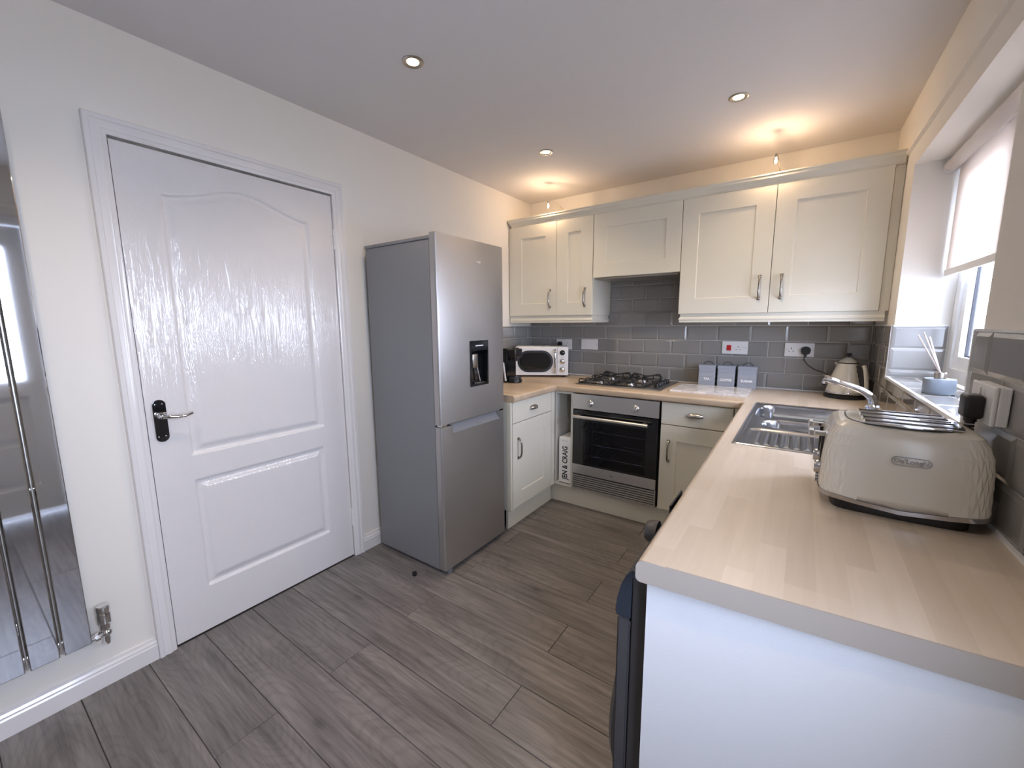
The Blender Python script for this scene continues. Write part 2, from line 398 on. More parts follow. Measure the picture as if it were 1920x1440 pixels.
# ================================================================== THE SETTING
# floor: sub-floor plus individual laminate planks
fl = MB().box(-.15, 2.6, YR-.1, .15, -.12, -.0035).build('floor', 'grout_floor'); tag(fl, kind='structure')
PB = {}
def plank_mesh(w_, h_):
    k = (round(w_, 3), round(h_, 3))
    if k not in PB:
        g = .0009; b = MB(); b.box(g, w_-g, g, h_-g, -.003, 0)
        me = b.mesh('plank', M['plank']); PB[k] = me
        bm = bmesh.new(); bm.from_mesh(me); top = [e for e in bm.edges if all(v.co.z > -.001 for v in e.verts)]
        bmesh.ops.bevel(bm, geom=top, offset=.0012, segments=1, affect='EDGES'); bm.to_mesh(me); bm.free()
    return PB[k]
ye = [-.39]+[-.565, -.745, -.925, -1.115, -1.303, -1.494, -1.682, -1.865, -2.052]+[-2.237-.1885*k for k in range(15)]
XR = 2.42
for k in range(len(ye)-1):
    y1, y0 = ye[k], ye[k+1]
    if y0 < YR: y0 = YR
    if y1 <= YR+.01: break
    # end joints alternate between x = .64 and x = 1.275
    odd = (k % 2 == 0)
    j = [0.003]+([.642, 1.907] if odd else [1.273])+[XR+(.02 if y1 < -2.4 else -.0)]
    for a, c in zip(j, j[1:]):
        obj('plank', plank_mesh(c-a, y1-y0), fl, (a, y0, 0))

# ceiling, walls
tag(MB().box(-.15, 2.7, YR-.1, .15, H, H+.1).build('ceiling', 'ceiling'), kind='structure')
DY0, DY1, DZ = -2.712, -1.878, 1.963                        # opening of the white panel door
b = MB()
b.box(-.12, 0, YR-.1, DY0-.004, -.003, H); b.box(-.12, 0, DY1+.004, .15, -.003, H); b.box(-.12, 0, DY0-.004, DY1+.004, DZ+.004, H)
wl = tag(b.build('wall_left', 'wall'), kind='structure')
wb = tag(MB().box(0, 2.62, .008, .15, -.003, H).build('wall_back', 'wall'), kind='structure')
# window wall with the kitchen window and the glazed back door
U0, U1, ZS, ZH = .515, 1.655, 1.050, 2.005
DU0, DU1, DH = 2.62, 3.50, 2.03
b = MB(); T = .268
rwbox(b, -.01, U0, .008, T, -.003, H); rwbox(b, U0, U1, .008, T, -.003, ZS-.008); rwbox(b, U0, U1, .008, T, ZH, H)
rwbox(b, U1, DU0, .008, T, -.003, H); rwbox(b, DU0, DU1, .008, T, DH, H); rwbox(b, DU1, -YR, .008, T, -.003, H)
wr = tag(b.build('wall_right', 'wall'), kind='structure')
# slight ledge of plaster that runs above the window head
b = MB(); pr = [(0, 2.093), (.0, 2.120), (-.010, 2.113), (-.012, 2.101)]
bm = bmesh.new(); r0 = [bm.verts.new((RWX(.338, .008+d), -.338, z)) for d, z in pr]; r1 = [bm.verts.new((RWX(4.9, .008+d), -4.9, z-.02)) for d, z in pr]
for i in range(4): bm.faces.new((r0[i], r0[(i+1) % 4], r1[(i+1) % 4], r1[i]))
bm.faces.new(r0); bm.faces.new(r1[::-1]); b._add(bm); b.build('plaster_ledge', 'wall', wr, smooth=True)
tag(MB().box(-.15, 2.75, YR-.1, YR, -.003, H).build('wall_rear', 'wall'), kind='structure')

# --- wall tiles
TM = {}
def tile_mesh(w_, h_):
    k = (round(w_, 3), round(h_, 3))
    if k in TM: return TM[k]
    g = .0013; bv = min(.0105, (w_-2*g)*.35, (h_-2*g)*.35); e = .0032
    x0, x1, y0, y1 = g, w_-g, g, h_-g
    vs = [(x0, y0, -.007), (x1, y0, -.007), (x1, y1, -.007), (x0, y1, -.007), (x0, y0, -e), (x1, y0, -e), (x1, y1, -e), (x0, y1, -e),
          (x0+bv, y0+bv, 0), (x1-bv, y0+bv, 0), (x1-bv, y1-bv, 0), (x0+bv, y1-bv, 0)]
    fs = [(8, 9, 10, 11)]
    for i in range(4):
        j = (i+1) % 4; fs.append((4+i, 4+j, 8+j, 8+i)); fs.append((i, j, 4+j, 4+i))
    me = bpy.data.meshes.new('tile'); me.from_pydata(vs, [], fs); me.materials.append(M['tile']); TM[k] = me; return me
def tile_run(parent, a0, a1, z0, z1, joint0, frame, pitch=PX):
    """tiles from a0 to a1 with joints at joint0 + k*pitch"""
    k = math.floor((a0-joint0)/pitch)
    while True:
        s, e = max(a0, joint0+k*pitch), min(a1, joint0+(k+1)*pitch)
        if s >= a1-1e-4: break
        if e-s > .008:
            o = obj('tile', tile_mesh(e-s, z1-z0), parent); o.matrix_world = frame(s, e, z0)
        k += 1
FB = lambda s, e, z: Matrix(((1, 0, 0, s), (0, 0, -1, 0), (0, 1, 0, z), (0, 0, 0, 1)))       # back wall (normal -y)
FLW = lambda s, e, z: Matrix(((0, 0, 1, .007), (1, 0, 0, s), (0, 1, 0, z), (0, 0, 0, 1)))     # left wall (normal +x), a = y
cs = 1/sqrt(1+SL*SL)
def FR(s, e, z):                                            # window wall, a = u (toward the camera)
    ex = Vector((-SL, 1, 0))*cs; n = Vector((-1, -SL, 0))*cs
    return Matrix(((ex.x, 0, n.x, RWX(e)), (ex.y, 0, n.y, -e), (0, 1, 0, z), (0, 0, 0, 1)))
gz = MB(); gz.box(0, W0, .0045, .0079, ZT, ZT+5*PZ+.01); gz.box(.74, 1.35, .0045, .0079, ZT+5*PZ, ZT+8*PZ); gz.build('grout', 'grout', wb)
for r in range(1, 9):
    z0, z1 = ZT+(r-1)*PZ, ZT+r*PZ; jo = XO+(0 if r % 2 == 0 else PX/2)
    if r <= 5: tile_run(wb, 0.001, W0, z0, z1, jo, FB)
    else: tile_run(wb, .747, 1.343, z0, z1, jo, FB)
MB().box(.0001, .0025, -1.16, 0, ZT, ZT+4*PZ).build('grout', 'grout', wl)
for r in range(1, 5): tile_run(wl, -1.16, -.001, ZT+(r-1)*PZ, ZT+r*PZ, -.055+(0 if r % 2 == 0 else PX/2), FLW)
g2 = MB(); rwbox(g2, 0, U0-.006, .0045, .0079, ZT, ZT+4*PZ); rwbox(g2, U0-.006, U1-.03, .0045, .0079, ZT, ZS-.012); rwbox(g2, U1-.03, 2.46, .0045, .0079, ZT, ZT+4*PZ); g2.build('grout', 'grout', wr)
for r in range(1, 5):
    z0, z1 = ZT+(r-1)*PZ, ZT+r*PZ; jo = 1.74+(0 if r % 2 == 0 else PX/2)-PX*9
    if r == 1: tile_run(wr, .001, 2.46, z0, z1, jo, FR)
    elif r == 2: tile_run(wr, .001, U0-.004, z0, z1, jo, FR); tile_run(wr, U0-.004, U1-.03, z0, ZS-.010, jo, FR); tile_run(wr, U1-.03, 2.46, z0, z1, jo, FR)
    else: tile_run(wr, .001, U0-.012, z0, z1, jo, FR); tile_run(wr, U1-.022, 2.46, z0, z1, jo, FR)
# tiled reveal sides (far side faces the camera, near side faces away) and tiled sill
for r in (0, 1, 2):
    z1 = ZT+4*PZ-r*PZ; z0 = max(z1-PZ, ZS)
    o = obj('tile', tile_mesh(.185, z1-z0), wr); o.matrix_world = Matrix(((1, 0, 0, RWX(U0)+.004), (0, 0, -1, -U0-.008), (0, 1, 0, z0), (0, 0, 0, 1)))
    o = obj('tile', tile_mesh(.185, z1-z0), wr); o.matrix_world = Matrix(((-1, 0, 0, RWX(U1)+.189), (0, 0, 1, -U1+.030), (0, 1, 0, z0), (0, 0, 0, 1)))
b = MB(); rwbox(b, U0, U0+.0035, .004, .19, ZS, ZT+4*PZ); rwbox(b, U1-.026, U1, .004, .19, ZS, ZT+4*PZ); rwbox(b, U0, U1-.03, .004, .19, ZS-.009, ZS-.0045); b.build('grout', 'grout', wr)
u = U0+.010
while u < U1-.035:
    e = min(u+PX, U1-.031)
    for d0, d1 in ((.008, .103), (.106, .19)):
        o = obj('tile', tile_mesh(e-u, d1-d0), wr); ex = Vector((-SL, 1, 0))*cs
        o.matrix_world = Matrix(((ex.x, -1, 0, RWX(e, d1)), (ex.y, 0, 0, -e), (0, 0, 1, ZS), (0, 0, 0, 1)))
        o.matrix_world = Matrix(((0, -1, 0, RWX((u+e)/2, d1)), (1, 0, 0, -e), (0, 0, 1, ZS), (0, 0, 0, 1)))
    u += PX
# white plastic tile edging round the reveal
t1 = MB()
rwbox(t1, U0-.012, U0-.004, -.002, .010, ZS-.008, ZT+4*PZ+.004); rwbox(t1, U1-.030, U1-.022, -.002, .010, ZS-.008, ZT+4*PZ+.004)
rwbox(t1, U0-.012, U1-.022, -.003, .009, ZS-.010, ZS+.001)
rwbox(t1, .001, U0-.004, -.0005, .010, ZT+4*PZ, ZT+4*PZ+.006); rwbox(t1, U1-.030, 2.46, -.0005, .010, ZT+4*PZ, ZT+4*PZ+.006)
t1.box(RWX(U0)+.004, RWX(U0)+.19, -U0-.010, -U0, ZT+4*PZ, ZT+4*PZ+.006)
t1.box(RWX(U1)+.004, RWX(U1)+.19, -U1, -U1+.032, ZT+4*PZ, ZT+4*PZ+.006)
tag(t1.build('trim_2', 'upvc'), kind='structure')
# pale sealant along the worktop
s = MB(); rwbox(s, .0, 2.40, -.006, .001, ZT, ZT+.007); s.box(.008, W0, -.006, .001, ZT, ZT+.006); tag(s.build('trim_3', 'white_plastic'), kind='structure')

# --- kitchen window
w1 = tag(obj('window_1', None), kind='structure')
b = MB(); FZ0 = ZS+.004
for (u0, u1, z0, z1) in ((U0+.002, U0+.062, FZ0, ZH), (U1-.062, U1-.002, FZ0, ZH), (U0+.062, U1-.062, FZ0, FZ0+.055), (U0+.062, U1-.062, ZH-.055, ZH), (1.105, 1.165, FZ0+.055, ZH-.055)):
    rwbox(b, u0, u1, .195, .262, z0, z1)
b.build('frame', 'upvc', w1)
for a, c in ((U0+.062, 1.105), (1.165, U1-.062)):
    b = MB(); z0, z1 = FZ0+.055, ZH-.055; s_ = .052
    for (u0, u1, q0, q1) in ((a, a+s_, z0, z1), (c-s_, c, z0, z1), (a+s_, c-s_, z0, z0+s_), (a+s_, c-s_, z1-s_, z1)): rwbox(b, u0, u1, .205, .255, q0, q1)
    sash = b.build('sash', 'upvc', w1)
    b = MB(); e = .006
    for (u0, u1, q0, q1) in ((a+s_, a+s_+e, z0+s_, z1-s_), (c-s_-e, c-s_, z0+s_, z1-s_), (a+s_, c-s_, z0+s_, z0+s_+e), (a+s_, c-s_, z1-s_-e, z1-s_)): rwbox(b, u0, u1, .224, .236, q0, q1)
    b.build('gasket', 'rubber', sash)
    b = MB(); rwbox(b, a+s_, c-s_, .228, .232, z0+s_, z1-s_); b.build('pane', 'glass', sash)
# --- half glazed back door beyond the end of the worktop (seen mirrored in the radiator)
d2 = tag(obj('door_2', None), kind='structure')
b = MB()
for (u0, u1, z0, z1) in ((DU0, DU0+.06, 0, DH), (DU1-.06, DU1, 0, DH), (DU0+.06, DU1-.06, DH-.06, DH)): rwbox(b, u0, u1, .04, .12, z0, z1)
b.build('frame', 'upvc', d2)
b = MB()
for (u0, u1, z0, z1) in ((DU0+.065, DU0+.165, .02, 1.965), (DU1-.165, DU1-.065, .02, 1.965), (DU0+.165, DU1-.165, .02, .20), (DU0+.165, DU1-.165, .84, .95), (DU0+.165, DU1-.165, 1.83, 1.965)): rwbox(b, u0, u1, .05, .11, z0, z1)
rwbox(b, DU0+.165, DU1-.165, .07, .10, .20, .84); rwbox(b, DU0+.2, DU1-.2, .06, .08, .25, .50); rwbox(b, DU0+.2, DU1-.2, .06, .08, .55, .79)
b.build('door_panel', 'upvc', d2)
b = MB(); rwbox(b, DU0+.165, DU1-.165, .078, .083, .95, 1.83); b.build('pane', 'glass', d2)
b = MB(); b.tube([(RWX(DU1-.11, .05), -(DU1-.11), 1.0), (RWX(DU1-.11, .0), -(DU1-.11), 1.0), (RWX(DU1-.22, .0), -(DU1-.22), 1.0)], .009, smooth=False); b.build('door_handle', 'chrome', d2)
# outside
tag(MB().box(2.66, 16, -14, 8, -.35, -.20).build('ground', 'ground'), kind='structure')
tag(MB().box(-8, 2.66, -14, YR-.1, -.35, -.20).build('ground.001', 'ground'), kind='structure')
tag(MB().box(4.1, 4.3, 2.0, 11, -.3, 2.5).build('wall_garden', 'brickwall'), kind='structure')

# --- white panel door in the left wall
PN = [(-2.580, -2.006, .785, 1.812, .062), (-2.580, -2.012, .200, .680, 0)]
def door_h(y, z):
    h = 0
    for y0, y1, z0, z1, arch in PN:
        t = (y-(y0+y1)/2)/((y1-y0)/2)
        top = z1+(arch*(0.5+0.5*cos(pi*max(-1, min(1, t*1.12))))-arch*.10*exp(-((abs(t)-.93)/.12)**2) if arch else 0)
        d = min(y-y0, y1-y, z-z0, top-z)
        if d > 0: h = -.009*sstep(d/.009) if d < .016 else (-.009+.009*sstep((d-.016)/.030))
    return h
dr = tag(obj('door_1', None), kind='structure')
ys = lin(DY0+.006, DY1-.003, 168); zs = lin(.006, DZ-.008, 400)
slab = heightmesh('door_slab', ys, zs, door_h, M['door'], dr, frame=lambda y, z, h: (.000+h, y, z), base=-.035)
# lining behind the gap, and a dark board added to stop sky leaking through
b = MB(); b.box(-.12, -.04, DY0-.004, DY0+.012, 0, DZ); b.box(-.12, -.04, DY1-.012, DY1+.004, 0, DZ); b.box(-.12, -.04, DY0, DY1, DZ-.01, DZ+.004); b.build('door_lining', 'trim', dr); MB().box(-.135, -.121, DY0-.10, DY1+.10, -.003, DZ+.10).build('sky_leak_blocker', 'blocker_dark', dr)
hd = MB(); hd.prism([(-2.665+.021*cos(a)*1.0, .948+(.062 if sin(a) > 0 else -.062)+.021*sin(a)) for a in [k*pi/12 for k in range(24)]], 0, .006, axis='X', bev=.001).build('handle_plate', 'chrome_dark', dr, smooth=True)
b = MB(); b.lathe([(.013, 0), (.013, .006), (.010, .010), (.012, .014), (.009, .020), (.009, .045)], (.006, -2.663, .968), 24, 'X')
b.tube([(.046, -2.668, .968), (.048, -2.650, .967), (.047, -2.625, .963), (.045, -2.600, .962), (.044, -2.580, .967), (.044, -2.572, .969)], .007, 10, rs=lambda t: .0085-.0035*t if t < .8 else .0058)
b.build('handle_lever', 'chrome', dr, smooth=True)
b = MB()
for yy in (-2.676, -2.654):
    for zz in (1.012, .885): b.cyl((.006, yy, zz), (.0078, yy, zz), .003, n=10)
b.build('screw', 'chrome', dr)
for z in (1.745, .235):
    b = MB()
    for k in range(3): b.cyl((.006, DY1-.001, z+k*.034-.05), (.006, DY1-.001, z+k*.034-.018), .006, n=12)
    b.box(-.002, .002, DY1-.014, DY1+.012, z-.05, z+.05); b.build('hinge', 'trim', dr, smooth=True)
# architrave
pr = [(0, 0), (0, .012), (.006, .016), (.014, .016), (.018, .020), (.026, .021), (.034, .018), (.040, .018), (.043, .022), (.056, .022), (.058, .018), (.058, 0)]
b = MB(); b.sweep([(u, v) for u, v in pr], [(0, DY0+.001, 0), (0, DY0+.001, DZ-.0), (0, DY1-.001, DZ-.0), (0, DY1-.001, 0)], (1, 0, 0))
tag(b.build('trim_1', 'trim', smooth=True), kind='structure')
sk = [(0, 0), (.017, 0), (.017, .060), (.014, .066), (.014, .072), (.009, .080), (.007, .089), (0, .091)]
def skirting(name, y0, y1):
    return tag(MB().prism([(x, z) for x, z in sk], y0, y1, axis='Y').build(name, 'trim', smooth=False), kind='structure')
skirting('baseboard_left', YR, DY0-.058); skirting('baseboard_left.001', DY1+.058, -1.19)

# ================================================================== BASE CABINETS
def shaker(mb_name, x0, x1, z0, z1, parent, m='cream', fr=.095, t=.019, y=0, inner=True):
    """door leaf whose face is at local y (looking to -y)"""
    b = bmesh.new(); bmesh.ops.create_cube(b, size=1)
    for v in b.verts: v.co = Vector(((x0+x1)/2+v.co.x*(x1-x0), y+t/2+v.co.y*t, (z0+z1)/2+v.co.z*(z1-z0)))
    bmesh.ops.bevel(b, geom=b.edges[:], offset=.0012, segments=1, affect='EDGES'); b.faces.ensure_lookup_table()
    if inner:
        f = max((f for f in b.faces if f.normal.y < -.9), key=lambda f: f.calc_area())
        bmesh.ops.inset_region(b, faces=[f], thickness=min(fr, (x1-x0)*.36), use_even_offset=True)
        bmesh.ops.inset_region(b, faces=[f], thickness=.003, depth=-.0055, use_even_offset=True)
    q = MB(); q._add(b); return q.build(mb_name, m, parent)
def bow_handle(parent, x, z, y=0, h=.125):
    b = MB(); 
    for s_ in (-1, 1):
        b.box(x-.0085, x+.0085, y-.004, y, z+s_*h/2-.009, z+s_*h/2+.009, .002)
        b.box(x-.006, x+.006, y-.012, y-.003, z+s_*h/2-.006, z+s_*h/2+.006, .002)
    b.tube([(x, y-.008, z-h/2), (x, y-.020, z-h/2+.012), (x, y-.027, z-h/2+.035), (x, y-.028, z), (x, y-.027, z+h/2-.035), (x, y-.020, z+h/2-.012), (x, y-.008, z+h/2)], .0056, 10)
    return b.build('handle', 'handle_metal', parent, smooth=True)
def cup_handle(parent, x, z, y=0, w_=.092):
    b = bmesh.new(); rings = []
    for i in range(9):
        a = i/8*pi*.5
        ring = []
        for k in range(17):
            t = -1+2*k/16; xx = x+t*w_/2; q = sqrt(max(0, 1-t*t))
            ring.append(b.verts.new((xx, y-.0235*q*sin(a)-.001, z+.018*cos(a)*q**.8-.004)))
        rings.append(ring)
    low = [b.verts.new((v.co.x, v.co.y, v.co.z-.008)) for v in rings[-1]]; rings.append(low)
    for a_, c_ in zip(rings, rings[1:]):
        for k in range(16): b.faces.new((a_[k], a_[k+1], c_[k+1], c_[k]))
    q = MB(); q._add(b); o = q.build('handle', 'nickel', parent, smooth=True)
    md = o.modifiers.new('s', 'SOLIDIFY'); md.thickness = .0015; return o

def carcass(t, w_, z0=.142, z1=.836, depth=.55, m='cream'):
    b = MB(); k = .018; b.box(0, k, .020, depth, z0, z1); b.box(w_-k, w_, .020, depth, z0, z1); b.box(k, w_-k, .020, depth, z0, z0+k); b.box(k, w_-k, depth-k, depth, z0+k, z1); b.box(k, w_-k, .020, .06, z1-k, z1)
    return b.build('carcass', m, t)
# run under the microwave: faces +x
c1 = thing('base_cabinet', 'cream base cabinet with one drawer over a door, next to the steel fridge', 'cabinet', (.600, -1.150, 0), pi/2)
carcass(c1, .49)
shaker('drawer', .012, .488, .702, .834, c1, inner=False); shaker('door', .012, .488, .146, .697, c1)
cup_handle(c1.children[1], .25, .772); bow_handle(c1.children[2], .070, .533)
MB().box(-.016, .000, -.003, .55, .142, .836, .001).build('end_panel', 'cream', c1)
MB().box(.492, .540, -.0, .020, .142, .836, .001).build('corner_post', 'cream', c1)
# open narrow unit between the corner and the oven
c2 = thing('open_shelf_unit', 'narrow open cream shelf unit between the corner and the oven', 'shelf', (0.600, -.605, 0))
b = MB(); b.box(0, .012, 0, .5, .142, .836); b.box(.126, .142, 0, .5, .142, .836); b.box(.012, .126, 0, .5, .142, .160); b.box(.012, .126, 0, .03, .822, .836); b.box(.012, .126, .42, .44, .16, .836); b.build('carcass', 'carcass', c2)
p = MB(); p.tube([(.10, .40, .836), (.10, .40, .62), (.095, .38, .60)], .0075); p.cyl((.095, .30, .66), (.095, .40, .66), .012); p.cyl((.085, .28, .62), (.085, .38, .62), .011); p.sphere((.095, .29, .66), .016); p.sphere((.085, .27, .622), .015)
p.build('pipe_valve', 'white_plastic', c2, smooth=True)
# right of the oven
c3 = thing('base_cabinet', 'cream base cabinet with one drawer over a door, between the oven and the sink corner', 'cabinet', (1.338, -.605, 0))
carcass(c3, .452)
shaker('drawer', .004, .394, .697, .834, c3, inner=False); shaker('door', .004, .394, .146, .692, c3)
cup_handle(c3.children[1], .197, .770); bow_handle(c3.children[2], .055, .530)
MB().box(.400, .4495, .0, .018, .142, .836, .001).build('corner_post', 'cream', c3)
# window-side run, faces -x (local x runs toward the back wall)
c4 = thing('sink_cabinet', 'cream double door base cabinet beneath the steel sink', 'cabinet', (1.792, -1.262, 0), -pi/2)
c4.rotation_euler.z = -pi/2; c4.location = (1.792, -.640, 0)
carcass(c4, .62)
shaker('door', .004, .308, .146, .834, c4); shaker('door', .312, .616, .146, .834, c4)
bow_handle(c4.children[1], .262, .70); bow_handle(c4.children[2], .358, .70)
c5 = thing('base_cabinet', 'cream drawer cabinet between the sink cabinet and the washing machine', 'cabinet', (1.792, -1.262, 0), -pi/2)
carcass(c5, .528)
shaker('drawer', .004, .524, .702, .834, c5, inner=False); shaker('door', .004, .524, .146, .697, c5)
cup_handle(c5.children[1], .275, .80); bow_handle(c5.children[2], .47, .533)
# plinths
k1 = MB().box(.540, .556, -1.132, -.566, 0, .140).build('plinth', 'cream'); tag(k1, 'cream plinth under the drawer cabinet beside the fridge', 'plinth', 'kitchen plinths')
k2 = MB().box(.557, 1.818, -.566, -.550, 0, .140).build('plinth', 'cream'); tag(k2, 'long cream plinth beneath the oven', 'plinth', 'kitchen plinths')
k3 = MB().box(1.822, 1.838, -1.79, -.567, 0, .140).build('plinth', 'cream'); tag(k3, 'cream plinth beneath the sink cabinet', 'plinth', 'kitchen plinths')

# --- oven
ov = thing('oven', 'built-in electric oven with steel control strip, black glass door and vent slats', 'oven', (.742, -.605, 0))
OW = .589
b = MB(); b.box(.0, .012, .02, .53, .142, .830); b.box(OW-.012, OW, .02, .53, .142, .830); b.box(.012, OW-.012, .02, .53, .142, .30); b.box(.012, OW-.012, .02, .53, .68, .830); b.box(.012, OW-.012, .50, .53, .30, .68); b.build('oven_body', 'black_matt', ov)
b = MB(); b.box(.001, OW-.001, -.006, .02, .725, .832, .002); cp = b.build('control_panel', 'steel', ov)
for kx in (.130, .441):
    b = MB(); b.lathe([(.0225, 0), (.0225, .004), (.0195, .007), (.0185, .026), (.0165, .029), (0, .029)], (kx, -.006, .771), 28, '-Y'); b.box(kx-.0025, kx+.0025, -.038, -.030, .757, .786, .001)
    b.build('knob', 'steel', ov, smooth=True)
dfr = MB(); dfr.box(.003, OW-.003, -.008, .018, .262, .720, .002); door = dfr.build('oven_door', 'black_gloss', ov)
cut(door, MB().box(.085, OW-.075, -.05, .05, .345, .645))
MB().box(.085, OW-.075, -.0055, -.0035, .345, .645).build('window_pane', 'oven_glass', door)
b = MB(); b.box(.003, OW-.003, -.0105, -.0075, .262, .330, .0008); b.build('lower_strip', 'steel', door)
b = MB(); b.tube([(.022, -.048, .679), (OW-.055, -.048, .679)], .0115, 16, smooth=False)
for hx in (.05, OW-.085): b.box(hx-.01, hx+.01, -.045, -.007, .670, .690, .003)
b.build('handle', 'steel', door, smooth=True)
text('maker_mark', 'logik', .011, 'black_print', door, at(.295, -.0112, .294, FRONT), .0002)
for z in (.38, .465, .562):
    b = MB(); b.tube([(.075, .06, z), (OW-.07, .06, z)], .0028, 8, smooth=False); b.tube([(.075, .40, z), (OW-.07, .40, z)], .0028, 8, smooth=False)
    for k in range(12): b.tube([(.09+k*.037, .06, z), (.09+k*.037, .40, z)], .0013, 6, smooth=False)
    b.build('oven_rack', 'chrome', ov, smooth=True)
b = MB()
for xs_ in (.10, .125): b.cyl((xs_, .05, .33), (xs_, .05, .66), .003, n=8)
b.build('rack_rail', 'chrome', ov)
MB().box(.004, OW-.004, .006, .018, .146, .258).build('vent_back', 'black_matt', ov)
for k in range(7):
    z = .150+k*.0153
    b = MB(); b.box(.010, OW-.010, -.004, .006, z, z+.0088, .0012); b.build('slat', 'steel', ov)
b = MB(); b.box(.003, .010, -.006, .006, .146, .258); b.box(OW-.010, OW-.003, -.006, .006, .146, .258); b.build('vent_frame', 'steel', ov)

# --- box of post in the open shelf
bx = thing('storage_box', 'white box lettered with two names, standing in the narrow open shelf', 'box', (.632, -.600, .1601))
MB().box(0, .098, 0, .30, 0, .340, .001).build('carton', 'card', bx)
rv = Matrix.Rotation(-pi/2, 4, 'Z')
text('lettering', 'JEN & CRAIG', .056, 'black_print', bx, at(.050, -.0005, .155, FRONT @ Matrix.Rotation(pi/2, 4, 'Z')), .0002, squash=.78, bold=.0016)
b = MB(); x = .022
for wd_ in (.010, .006, .014, .008, .012): b.box(x, x+wd_-.002, -.0008, 0, .316, .319); x += wd_
b.build('small_print', 'canister', bx)['kind'] = 'stuff'
MB().box(.002, .096, -.001, 0, .001, .006).build('base_edge', 'black_print', bx)

# ================================================================== WORKTOP
wt = thing('worktop', 'pale maple block effect worktop wrapping three sides of the kitchen', 'worktop')
def nosed(profile_pts):  # rounded front edge profile helper
    return profile_pts
ZB = .838
# left section: front edge faces +x
def edge_prof(front, back, sgn):
    r = .014; pts = [(back, ZB), (back, ZT)]
    for k in range(7):
        a = pi/2-k*pi/12; pts.append((front-sgn*r+sgn*r*cos(a), ZT-r+r*sin(a)))
    r2 = .010
    for k in range(5):
        a = -k*pi/8; pts.append((front-sgn*r2+sgn*r2*cos(a), ZB+r2+r2*sin(a)))
    return pts
MB().prism(edge_prof(.624, .008, 1), -1.156, -.624, axis='Y').build('worktop_section', 'maple_x', wt, smooth=True)
xf = lambda y: 1.7755+(-.65-y)*.0118                         # front edge of the window-side run
pr = edge_prof(-.624, -.0, -1)                              # back section: front faces -y
bs = MB().prism([(y, z) for y, z in pr], .008, 1.776, axis='X').build('worktop_section', 'maple_x', wt, smooth=True)
# right section with sink hole: front nose strip + infill slabs
HX0, HX1, HY0, HY1 = 1.848, 2.300, -1.515, -.625
b = MB()
bm = bmesh.new(); rings = []
for y, sh in ((-2.4475, 0), (-.640, 0)):
    x_f = xf(y); rings.append([bm.verts.new((x, y if x < 1.84 else y, z)) for x, z in edge_prof(x_f, HX0, -1)])
n_ = len(rings[0])
for i in range(n_): bm.faces.new((rings[0][i], rings[0][(i+1) % n_], rings[1][(i+1) % n_], rings[1][i]))
bm.faces.new(rings[0]); bm.faces.new(rings[1][::-1]); b._add(bm)
WX = lambda y: W0-SL*y
near = lambda x: -2.4475+(x-1.797)*.075
b.prism([(HX0, near(HX0)), (WX(-2.4), near(WX(-2.4))), (WX(HY0), HY0), (HX0, HY0)], ZB, ZT)
b.prism([(HX1, HY0), (WX(HY0), HY0), (WX(HY1), HY1), (HX1, HY1)], ZB, ZT)
b.prism([(1.776, -.640), (HX0, -.640), (HX0, HY1), (WX(HY1), HY1), (WX(0), 0), (1.776, 0)], ZB, ZT)
b.build('worktop_section', 'maple_y', wt, smooth=True)
# glued end strip
q = MB(); ep = edge_prof(xf(-2.4475), 1.90, -1)
bm = bmesh.new()
def yv(x): return near(x)-.0006
ptsE = [(x, z) for x, z in ep if x < 1.899]
outer = [(1.90, ZB), ] 
poly = [(WX(-2.4), ZB), (WX(-2.4), ZT-.0005)]+ptsE
v0 = [bm.verts.new((x, yv(x), z)) for x, z in poly]; v1 = [bm.verts.new((x, yv(x)-.0035, z)) for x, z in poly]
bm.faces.new(v0[::-1]); bm.faces.new(v1)
for i in range(len(poly)): bm.faces.new((v0[i], v0[(i+1) % len(poly)], v1[(i+1) % len(poly)], v1[i]))
q._add(bm); q.build('end_strip', 'maple_edge', wt)
# white end panel
ep = MB(); ep.prism([(1.808, -2.412), (WX(-2.4)-.002, -2.398), (WX(-2.4)-.002, -2.392), (1.808, -2.394)], .0, ZB)
tag(ep.build('end_panel', 'white_board'), 'large plain white board closing the end of the window-side worktop run', 'panel')

# ================================================================== WASHING MACHINE
wm = thing('washing_machine', 'dark grey front loading washing machine under the end of the worktop', 'washing machine', (1.742, -1.797, 0), -pi/2)
# local: x toward camera, -y = out of the front, z up.  width .592
WW = .592
MB().box(0, WW, .030, .56, .012, .800, .004).build('cabinet_body', 'graphite_side', wm)
b = MB(); b.prism([(.028, .014), (.0, .020), (.0, .702), (.028, .702)], 0, WW, axis='X', bev=.004); b.build('front_panel', 'graphite', wm, smooth=True)
b = MB(); b.prism([(.028, .706), (-.001, .706), (-.004, .715), (-.001, .745), (.006, .775), (.016, .800), (.028, .815), (.20, .815), (.20, .800), (.030, .800)], 0, WW, axis='X'); b.build('control_panel', 'navy', wm, smooth=True)
b = MB(); b.lathe([(.031, 0), (.031, .012), (.027, .026), (.024, .030), (0, .030)], (.295, -.001, .757), 32, '-Y'); b.build('program_dial', 'graphite', wm, smooth=True)
b = MB(); b.box(.03, .17, -.006, .0, .725, .785, .003); b.build('detergent_drawer', 'navy', wm)
b = MB(); b.lathe([(.235, 0), (.237, .010), (.232, .028), (.215, .040), (.190, .043), (.165, .036), (.150, .030)], (WW/2, 0, .335), 56, '-Y'); pd = b.build('porthole_door', 'graphite', wm, smooth=True)
b = MB(); b.lathe([(.152, .020), (.140, .030), (.10, .038), (0, .040)], (WW/2, 0, .335), 40, '-Y'); b.build('porthole_glass', 'black_gloss', pd, smooth=True)
b = MB()
for x in (.05, WW-.05): b.cyl((x, .08, .0), (x, .08, .014), .02)
